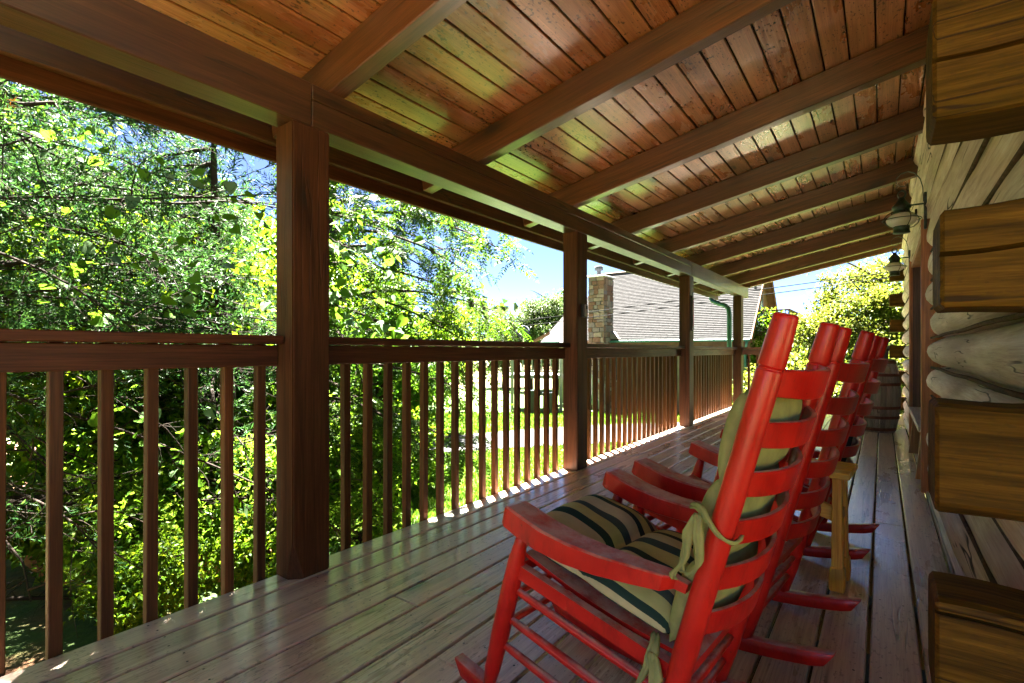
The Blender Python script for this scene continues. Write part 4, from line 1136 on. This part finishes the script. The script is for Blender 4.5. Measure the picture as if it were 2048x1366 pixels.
# walnut-like tree with feather leaves
def walnut():
    rg = np.random.default_rng(21); base = np.array(site(-3.35, 8.6, GZ)); ax_r = np.array([.809, .588, 0]); ax_d = np.array([-.588, .809, 0])
    def Pt(r, d, z): return ax_r*r+ax_d*d+np.array([0, 0, z])-base
    tr = np.array([Pt(-3.35, 8.6, GZ), Pt(-3.3, 8.55, -.4), Pt(-3.25, 8.4, .9), Pt(-3.1, 8.3, 2.2), Pt(-2.9, 8.2, 3.4), Pt(-2.7, 8.1, 4.8)])[None]
    parts = [tubes(tr, np.array([[.13, .11, .10, .085, .06, .03]]), 10)]
    ends = [(-.35, 6.9, 2.75), (-.15, 7.3, 2.45), (-.55, 6.6, 2.0), (-.15, 7.6, 1.55), (-.75, 7.0, 1.2), (-.5, 6.9, .6), (-.35, 7.5, .25), (-.55, 6.7, -.35), (-.9, 6.8, -.55),
            (-1.3, 6.5, 3.1), (-1.6, 6.4, 2.5), (-1.3, 7.9, 3.3), (-1.9, 6.3, 1.7), (-1.2, 6.6, -.1), (-1.9, 6.6, .5), (-2.4, 6.4, 2.9), (-2.2, 7, 3.8), (-2.6, 6.6, 1.2), (-1.5, 8.8, 3.9), (-.6, 7.9, 3.25), (-.9, 9, 2.6), (-.3, 8.4, 1.6),
            (-1.6, 6.5, -.7), (-2.3, 6.6, -.3), (-1.5, 9.4, 1.0), (-2.0, 9.6, 2.2), (-3.0, 6.9, 3.6), (-3.2, 7.2, .4), (-1.0, 7.6, 2.0), (-.9, 7.5, 3.0)]
    E = np.array([Pt(*q) for q in ends]); n = len(E)
    zst = np.clip(E[:, 2]+base[2]+rg.uniform(-.2, .9, n)+.3, .2, 4.3)-base[2]
    st = np.stack([np.interp(zst, tr[0, :, 2], tr[0, :, c_]) for c_ in range(3)], 1)
    md = (st+E)/2+np.array([0, 0, .45])+rg.normal(size=E.shape)*.15
    limbs = bez(st, md, E, 12); parts.append(tubes(limbs, np.linspace(.034, .006, 12)[None]*np.ones((n, 1)), 6))
    # side twigs
    nt_ = 13; idx = np.repeat(np.arange(n), nt_); pos = np.tile(np.linspace(3, 11, nt_), n)+rg.uniform(-.4, .4, n*nt_); k = np.clip(pos.astype(int), 0, 10); fr = np.clip(pos-k, 0, 1)[:, None]
    a = limbs[idx, k]*(1-fr)+limbs[idx, k+1]*fr; tg = unit(limbs[idx, k+1]-limbs[idx, k])
    sd = unit(rg.normal(size=a.shape)*np.array([1, 1, .45])); b_ = a+(tg*.5+sd*.8)*rg.uniform(.2, .55, (len(a), 1)); c_ = b_+(tg*.3+sd*.25)*.2+np.array([0, 0, -.10])
    tw = bez(a, b_, c_, 6); parts.append(tubes(tw, np.linspace(.007, .003, 6)[None]*np.ones((len(a), 1)), 4))
    # fronds
    nf = 7; idx = np.repeat(np.arange(len(tw)), nf); pos = np.tile(np.linspace(1.2, 4.95, nf), len(tw)); k = pos.astype(int); fr = (pos-k)[:, None]
    f0 = tw[idx, k]*(1-fr)+tw[idx, k+1]*fr; tg = unit(tw[idx, k+1]-tw[idx, k])
    fd = unit(tg*.7+rg.normal(size=f0.shape)*np.array([.8, .8, .35])+np.array([0, 0, -.05])); fl = rg.uniform(.20, .38, (len(f0), 1))
    f1 = f0+fd*fl*.55+np.array([0, 0, .02]); f2 = f0+fd*fl+np.array([0, 0, -1.0])*fl*rg.uniform(.1, .45, (len(f0), 1))
    fr_ = bez(f0, f1, f2, 10); parts.append(tubes(fr_[:, ::3], np.full((len(f0), 4), .0016), 3))
    PP, DD, NN, LL = [], [], [], []
    up = unit(rg.normal(size=f0.shape)*.35+np.array([0, 0, 1.0]))
    for j in range(1, 10):
        tg = unit(fr_[:, min(j+1, 9)]-fr_[:, j-1]); lat = unit(np.cross(tg, up)); nn = np.cross(lat, tg)
        sz = .075*math.sin(math.pi*(.16+.78*j/10))*(fl[:, 0]/.3)
        for s_ in (-1, 1):
            PP.append(fr_[:, j]); DD.append(lat*s_+tg*.45+rg.normal(size=tg.shape)*.12-nn*.12); NN.append(nn+rg.normal(size=tg.shape)*.2); LL.append(sz*rg.uniform(.85, 1.15, len(sz)))
    PP.append(fr_[:, 9]); DD.append(fr_[:, 9]-fr_[:, 8]); NN.append(up); LL.append(np.full(len(f0), .06))
    P, D, Nn, Ln = np.concatenate(PP), np.concatenate(DD), np.concatenate(NN), np.concatenate(LL)
    return base, join(parts), leaves(P, D, Nn, Ln, Ln*.36, .12)
b_, tv, cv = walnut()
tree_object('walnut_tree', b_, 'arching tree with feathery compound leaves right of the nearest porch post', tv, cv, M['bark'], M['leaf_walnut'])

# cedars: many bare crossing twigs, feathery sprays
def cedar(seed, H, spread, toward, nlimb=46, ntw=34, nspray=6500, zlow=.2, bare=.55, reach=(.5, 1.0)):
    rg = np.random.default_rng(seed)
    tz = np.linspace(0, 1, 8); tr = np.stack([.10*np.sin(tz*4+seed), .10*np.sin(tz*3+seed), tz*H], 1)[None]
    parts = [tubes(tr, np.interp(tz, [0, 1], [.15, .02])[None], 10)]
    th = np.where(rg.uniform(size=nlimb) < .75, toward+rg.normal(size=nlimb)*.75, rg.uniform(0, 6.28, nlimb)); zz = np.sort(rg.uniform(zlow, H*.9, nlimb))
    st = np.stack([np.interp(zz, tr[0, :, 2], tr[0, :, 0]), np.interp(zz, tr[0, :, 2], tr[0, :, 1]), zz], 1)
    ln = spread*rg.uniform(*reach, nlimb)*np.interp(zz/H, [0, .6, 1], [1, .9, .45])
    en = st+np.stack([np.cos(th)*ln, np.sin(th)*ln, rg.uniform(-.35, .30, nlimb)*ln], 1)
    md = (st+en)/2+rg.normal(size=en.shape)*.22+np.array([0, 0, .12])
    limbs = bez(st, md, en, 12)+np.cumsum(rg.normal(size=(nlimb, 12, 3))*.018, 1)
    parts.append(tubes(limbs, np.linspace(.030, .006, 12)[None]*rg.uniform(.6, 1.25, (nlimb, 1)), 6))
    idx = np.repeat(np.arange(nlimb), ntw); pos = rg.uniform(1.5, 10.9, len(idx)); k = pos.astype(int); fr = (pos-k)[:, None]
    a = limbs[idx, k]*(1-fr)+limbs[idx, k+1]*fr; tg = unit(limbs[idx, k+1]-limbs[idx, k])
    sd = unit(rg.normal(size=a.shape)); L1 = rg.uniform(.18, .75, (len(a), 1))
    c_ = a+(tg*.7+sd*.75)*L1; m_ = (a+c_)/2+rg.normal(size=a.shape)*.06
    tw = bez(a, m_, c_, 6)+np.cumsum(rg.normal(size=(len(a), 6, 3))*.008, 1); parts.append(tubes(tw, np.linspace(.0058, .002, 6)[None]*rg.uniform(.6, 1.3, (len(a), 1)), 4))
    ns_ = 4; idx2 = np.repeat(np.arange(len(tw)), ns_); pos = rg.uniform(.8, 4.9, len(idx2)); k = pos.astype(int); fr = (pos-k)[:, None]
    a2 = tw[idx2, k]*(1-fr)+tw[idx2, k+1]*fr; c2 = a2+unit(rg.normal(size=a2.shape)+unit(tw[idx2, k+1]-tw[idx2, k])*.9)*rg.uniform(.08, .30, (len(a2), 1))
    t2 = bez(a2, (a2+c2)/2+rg.normal(size=a2.shape)*.02, c2, 4); parts.append(tubes(t2, np.linspace(.0026, .0011, 4)[None]*np.ones((len(a2), 1)), 3))
    # sprays at twig ends, thinning out low down
    zrel = t2[:, -1, 2]/H; keep = rg.uniform(size=len(t2)) < np.interp(zrel, [0, .28, .40, .7, 1], [.14, .30, bare, 1, 1]); cand = np.nonzero(keep)[0]
    pick = rg.choice(cand, min(nspray, len(cand)), replace=False)
    o0 = t2[pick, 1]; d0 = unit(t2[pick, 3]-t2[pick, 0]); PP, DD, NN, LL = [], [], [], []
    for j in range(16):
        tt = j/15; lat = unit(np.cross(d0, rnd(rg, len(pick)))); L3 = .26
        p = o0+d0*L3*tt+rg.normal(size=o0.shape)*.004
        PP.append(p); DD.append(d0*.9+lat*.8); NN.append(rnd(rg, len(pick))); LL.append(rg.uniform(.045, .09, len(pick))*(1.1-.5*tt))
    P, D, Nn, Ln = map(np.concatenate, (PP, DD, NN, LL))
    return join(parts), leaves(P, D, Nn, Ln, Ln*.20, .1)
tv, cv = cedar(3, 6.4, 4.2, math.atan2(.588, .809)-.05, 60, 26, 14000, .3, .9, (.55, 1.1))
tree_object('cedar_tree', site(-5.6, 4.7, GZ), 'shaggy cedar with a tangle of bare twigs close outside the left railing', tv, cv, M['twig'], M['leaf_cedar'])
tv, cv = cedar(8, 6.0, 2.8, math.atan2(.588, .809)+2.2, 40, 26, 12000, .8, .95)
tree_object('cedar_tree', site(-3.9, 6.9, GZ), 'blue green cedar behind the nearest porch post', tv, cv, M['twig'], M['leaf_cedar'])
# dead orange cedar sprig hanging under the eave
def sprig():
    rg = np.random.default_rng(5); e0 = np.array([-2.75, .18, 2.05]); parts = []; PP, DD = [], []
    for i in range(7):
        a = e0+np.array([-.35, -.12, .10])+rg.normal(size=3)*.03; c_ = a+np.array([.28+.05*i*.3, .12+.035*i, -.03*i+.02])+rg.normal(size=3)*.05
        st = bez(a[None], ((a+c_)/2+np.array([0, 0, .05]))[None], c_[None], 10); parts.append(tubes(st, np.linspace(.003, .0012, 10)[None], 5))
        for j in range(2, 10):
            for q in range(9):
                PP.append(st[0, j]+rg.normal(size=3)*.006); DD.append(rg.normal(size=3)*.8+np.array([.7, .4, -.1]))
    P, D = np.array(PP), np.array(DD); return join(parts), leaves(P, D, rnd(rg, len(P)), rg.uniform(.02, .045, len(P)), .005, .1)
tv, cv = sprig()
e = empty('dead_cedar_sprig', (0, 0, 0)); tag(e, 'dry orange cedar sprig hanging below the eave at upper left', 'branch')
link('stem', np_mesh('stem', *tv, True), M['twig'], e); tag(link('needles', np_mesh('needles', *cv), M['leaf_dead'], e), kind='stuff')

# vine with large heart shaped leaves
def heart_mesh():
    out = [(0, 0), (.30, -.12), (.50, .10), (.48, .40), (.28, .72), (0, 1.0), (-.28, .72), (-.48, .40), (-.50, .10), (-.30, -.12)]
    V = [(x, y, .10*abs(x)*2-.18*y*y) for x, y in out]+[(0, .35, -.03)]
    F = [[i, (i+1) % 10, 10] for i in range(10)]
    me = py_mesh('leaf', V, F, True); return me
HEART = heart_mesh()
def vine(label, stems, n, seed, pale, size):
    rg = np.random.default_rng(seed); b0 = Vector(stems[0][0]); e = empty('climbing_vine', tuple(b0)); tag(e, label, 'vine', 'vines among the trees')
    pts_all = []
    parts = []
    for st in stems:
        st = np.array([tuple(Vector(p)-b0) for p in st]); k = 22; tt = np.linspace(0, len(st)-1, k)
        pl = np.stack([np.interp(tt, np.arange(len(st)), st[:, c_]) for c_ in range(3)], 1); pl += np.cumsum(rg.normal(size=pl.shape)*.012, 0)
        parts.append(tubes(pl[None], np.linspace(.006, .003, k)[None], 5)); pts_all.append(pl)
    link('stem', np_mesh('stem', *join(parts), True), M['twig'], e)
    for i in range(n):
        pl = pts_all[i % len(pts_all)]; p = pl[rg.integers(2, len(pl))]+rg.normal(size=3)*np.array([.16, .16, .13])
        o = link('leaf', HEART, M['leaf_vine_pale'] if rg.uniform() < pale else M['leaf_vine'], e, tuple(p))
        s_ = size*rg.uniform(.6, 1.25); o.scale = (s_, s_, s_)
        o.rotation_euler = (rg.normal()*.5-.5, rg.normal()*.45, rg.uniform(0, 6.28))
HEART.materials.append(M['leaf_vine'])
vine('heart leaved vine with large pale leaves draped right of the nearest post', [[site(-2.9, 5.9, 2.9), site(-2.2, 5.6, 2.5), site(-1.8, 5.5, 1.9), site(-1.5, 5.5, 1.4), site(-1.2, 5.5, .95)], [site(-2.6, 5.8, 1.9), site(-1.9, 5.4, 1.55), site(-1.4, 5.3, 1.15)], [site(-2.5, 5.8, 2.6), site(-1.9, 5.7, 2.2), site(-1.4, 5.8, 2.0)]], 150, 4, .4, .12)
vine('heart leaved vine hanging in the cedar left of the nearest post', [[site(-4.2, 4.3, 2.9), site(-3.4, 4.2, 2.6), site(-2.6, 4.3, 2.35), site(-2.0, 4.4, 2.2)], [site(-4.2, 4.1, 2.2), site(-3.3, 4.0, 1.9), site(-2.4, 4.1, 1.7)], [site(-4.4, 4.3, 1.5), site(-3.5, 4.2, 1.5), site(-2.6, 4.2, 1.25)], [site(-3.6, 4.2, .8), site(-2.9, 4.3, .3), site(-2.4, 4.4, -.4)]], 150, 9, .22, .095)

# woodland behind
protoA = broadleaf(31, 7.5, 2.6, 4.6, 2.9, 15000, .17, 300, .5)
protoB = broadleaf(47, 6.0, 2.3, 3.2, 2.8, 15000, .18, 300, .2)
bush = broadleaf(59, 1.9, 1.0, .85, .85, 6500, .105, 160, .05)
meshes = {}
for key, pr in (('A', protoA), ('B', protoB), ('bush', bush)):
    meshes[key] = (np_mesh('trunk', *pr[0], True), np_mesh('crown', *pr[1]))
def put(key, name, r, d, label, leaf, rz, sc, group, cat='tree', z=GZ):
    tree_object(name, site(r, d, z), label, None, None, M['bark'], M[leaf], rz, sc, group, cat, meshes[key])
for k in meshes: meshes[k][0].materials.append(M['bark']); meshes[k][1].materials.append(M['leaf_mid'])
G1 = 'broadleaf trees behind the cedars'
put('A', 'broadleaf_tree', -9.6, 9.5, 'green broadleaf tree farthest left behind the cedar', 'leaf_mid', .3, .95, G1)
put('B', 'broadleaf_tree', -7.0, 10.5, 'yellow green broadleaf tree behind the bare cedar twigs', 'leaf_bright', 1.9, 1.0, G1)
put('A', 'broadleaf_tree', -6.0, 13.0, 'tall green broadleaf tree behind the nearest porch post', 'leaf_mid', 2.6, .9, G1)
put('B', 'broadleaf_tree', -4.3, 11.8, 'bright broadleaf tree just right behind the nearest post', 'leaf_bright', 4.0, .85, G1)
put('B', 'broadleaf_tree', -3.0, 15.5, 'lower broadleaf tree behind the feathery walnut, above the driveway', 'leaf_bright', 5.2, .68, G1)
put('B', 'broadleaf_tree', -12.5, 7.5, 'bright broadleaf tree at the far left edge', 'leaf_bright', .9, .9, G1)
put('B', 'broadleaf_tree', -6.2, 7.4, 'bright leafy tree close behind the bare cedar limbs', 'leaf_bright', 2.9, .8, G1)
put('B', 'broadleaf_tree', -4.7, 9.4, 'green leafy tree close behind the left end of the railing cap', 'leaf_bright', .4, .78, G1)
put('B', 'broadleaf_tree', -2.7, 10.6, 'green leafy tree low behind the walnut branches', 'leaf_mid', 1.2, .62, G1)
hi = broadleaf(71, 7.6, 1.7, 6.4, 1.3, 9000, .15, 170, 4.6)  # crown added out of view to shade the near deck edge
tree_object('broadleaf_tree', tuple(site(-1.98, 4.85, GZ)), 'unseen high crowned tree added behind the nearest post to shade the deck edge', hi[0], hi[1], M['bark'], M['leaf_mid'], 0, 1.0, G1)
G2 = 'shrubs below the railing'
shr = [(-5.3, 6.0, 1.0, 'leaf_bright', 'bright green shrub at far left below the railing'), (-4.0, 5.4, .75, 'leaf_bright', 'bright shrub below the first balusters at left'), (-3.4, 6.6, .9, 'leaf_bright', 'mid green shrub left of the nearest post foot'),
       (-2.5, 5.3, .6, 'leaf_mid', 'low green shrub beside the nearest post foot'), (-2.45, 7.2, .95, 'leaf_bright', 'bright shrub just right of the nearest post below the rail'), (-1.75, 5.9, .55, 'leaf_bright', 'low leafy shrub under the walnut branches'),
       (-4.9, 7.6, 1.25, 'leaf_bright', 'large shrub behind the cedar trunk'), (-3.5, 8.6, 1.2, 'leaf_bright', 'large bright shrub at the walnut trunk'), (-2.2, 9.2, .9, 'leaf_mid', 'rounded shrub on the lawn edge behind the walnut'), (-3.3, 4.6, .5, 'leaf_mid', 'small low shrub close below the left railing')]
for i, (r_, d_, sc, lf, lab) in enumerate(shr): put('bush', 'shrub', r_, d_, lab, 'leaf_shrub' if lf == 'leaf_bright' else 'leaf_bright', i*1.3, sc, G2, 'shrub')
G3 = 'trees beyond the far porch end'
put('A', 'broadleaf_tree', 10.7, 17.0, 'pale yellow green tree beyond the porch end, left of the lanterns', 'leaf_yellow', .6, .62, G3)
put('A', 'broadleaf_tree', 12.7, 17.2, 'taller yellow green tree beyond the porch end behind the far lantern', 'leaf_yellow', 2.2, .82, G3)
put('B', 'broadleaf_tree', 14.5, 16.5, 'yellow green tree beyond the cabin corner at far right', 'leaf_yellow', 3.6, .95, G3)
put('B', 'broadleaf_tree', 10.9, 20.0, 'green tree behind the yellow green trees at the porch end', 'leaf_bright', 5.0, .72, G3)
for i, (r_, d_, sc, lab) in enumerate(((7.0, 13.6, 1.0, 'yellow green shrub beyond the corner post of the porch'), (8.2, 13.8, 1.15, 'yellow green shrub beyond the porch steps'), (9.8, 13.4, 1.2, 'yellow green shrub behind the rocking chair tops'), (11.0, 14.2, 1.25, 'yellow green shrub behind the barrel'))):
    put('bush', 'shrub', r_, d_, lab, 'leaf_yellow', i*2.0, sc*1.25, 'shrubs beyond the porch end', 'shrub')
for i, (r_, d_, sc, lab) in enumerate(((1.3, 33, 1.0, 'dark tree left of the second post, farther from it, above the far wing'), (3.1, 34, 1.15, 'dark tall tree directly left of the second post, above the far wing'), (-.6, 36, .8, 'lower tree at far left of the distant dark trees'))):
    put('A', 'far_tree', r_, d_, lab, 'leaf_far', i*2.0+.4, sc*.82, 'dark trees beyond the neighbour wing')
G4 = 'unseen trees added to block light behind the camera'
for i, (x, y, sc, lab) in enumerate(((5.5, -2.5, .9, 'unseen light-blocking tree added east of the cabin end'), (-5.2, -7.0, .9, 'unseen light-blocking tree added south west of the porch end'), (-6.4, -2.8, .9, 'unseen light-blocking tree added west of the near porch end'), (-10, -4.5, 1.0, 'unseen light-blocking tree added far west of the near porch end'))):
    tree_object('broadleaf_tree', (x, y, GZ), lab, None, None, M['bark'], M['leaf_mid'], i*1.7, sc, G4, 'tree', meshes['B'])  # out of view, added to hold back light from behind the camera
# distant wood as one mass
def far_wood():
    rg = np.random.default_rng(77); n = 26000; th = rg.uniform(-2.6, 1.2, n); rad = rg.uniform(55, 85, n)
    hh = 3.0+1.6*np.sin(th*7)+1.2*np.sin(th*17+1)+.8*np.sin(th*41)
    z = GZ+.5+rg.uniform(0, 1, n)**.8*(hh+3)
    P = np.stack([np.sin(th)*rad, np.cos(th)*rad, z], 1); P = P+rg.normal(size=P.shape)*.5
    V, F = leaves(P, rnd(rg, n), unit(rg.normal(size=P.shape)*.6+np.array([0, 0, 1.])), rg.uniform(.7, 1.5, n), .8)
    o = link('far_wood', np_mesh('far_wood', V, F), M['leaf_far']); tag(o, 'distant green wood along the horizon', 'wood', kind='stuff')
far_wood()
# grass blades on the lawn
def grass():
    rg = np.random.default_rng(99); n = 150000
    d = 5.0+16*rg.uniform(0, 1, n)**1.5; r = rg.uniform(-.30, .55, n)*d+rg.uniform(-1, 1, n)
    keep = np.ones(n, bool)
    dc = np.array([(q.dot(Vector((.809, .588))), q.dot(Vector((-.588, .809)))) for q in drive_c])
    yd = np.interp(r, dc[:, 0], dc[:, 1]); hw = np.interp(r, dc[:, 0], [1.2, 1.2, 1.25, 1.35, 1.55, 1.7, 1.9, 2, 2.1, 2.1])
    keep &= np.abs(d-yd) > hw*1.0
    r, d = r[keep], d[keep]; n = len(r)
    P = np.stack([r*.809-d*.588, r*.588+d*.809, np.full(n, GZ+.02)], 1)
    keep = P[:, 0] < -2.3; P = P[keep]; d = d[keep]; n = len(P)
    D = unit(rg.normal(size=P.shape)*np.array([.45, .45, .1])+np.array([0, 0, 1.])); ln = rg.uniform(.03, .085, n)*(1+.04*d)
    V, F = leaves(P, D, rnd(rg, n), ln, .010+.0012*d, .1)
    o = link('grass', np_mesh('grass', V, F), M['grass']); tag(o, 'short bright green lawn grass', 'grass', kind='stuff')
grass()
# red clay bank among the shrubs
def bank():
    n = 40; u_ = np.linspace(-1, 1, n); X, Y = np.meshgrid(u_, u_); rg = np.random.default_rng(2)
    H = .75*np.clip(1-(X**2+Y**2), 0, 1)**.8+.05*np.sin(X*9+Y*4)+.04*np.sin(Y*13-X*5)-.06
    V = np.stack([X.ravel()*2.6, Y.ravel()*1.8, H.ravel()], 1); i = np.arange(n-1)[:, None]*n; j = np.arange(n-1)[None, :]
    F = np.stack([i+j, i+j+1, i+j+n+1, i+j+n], -1).reshape(-1, 4)
    for r_, d_, rz in ((-4.4, 7.4, .5), (-4.3, 10.5, 1.0)):
        o = link('clay_bank', np_mesh('clay_bank', V, F, True), M['clay'], None, tuple(site(r_, d_, GZ)), (0, 0, rz)); tag(o, kind='structure')
bank()
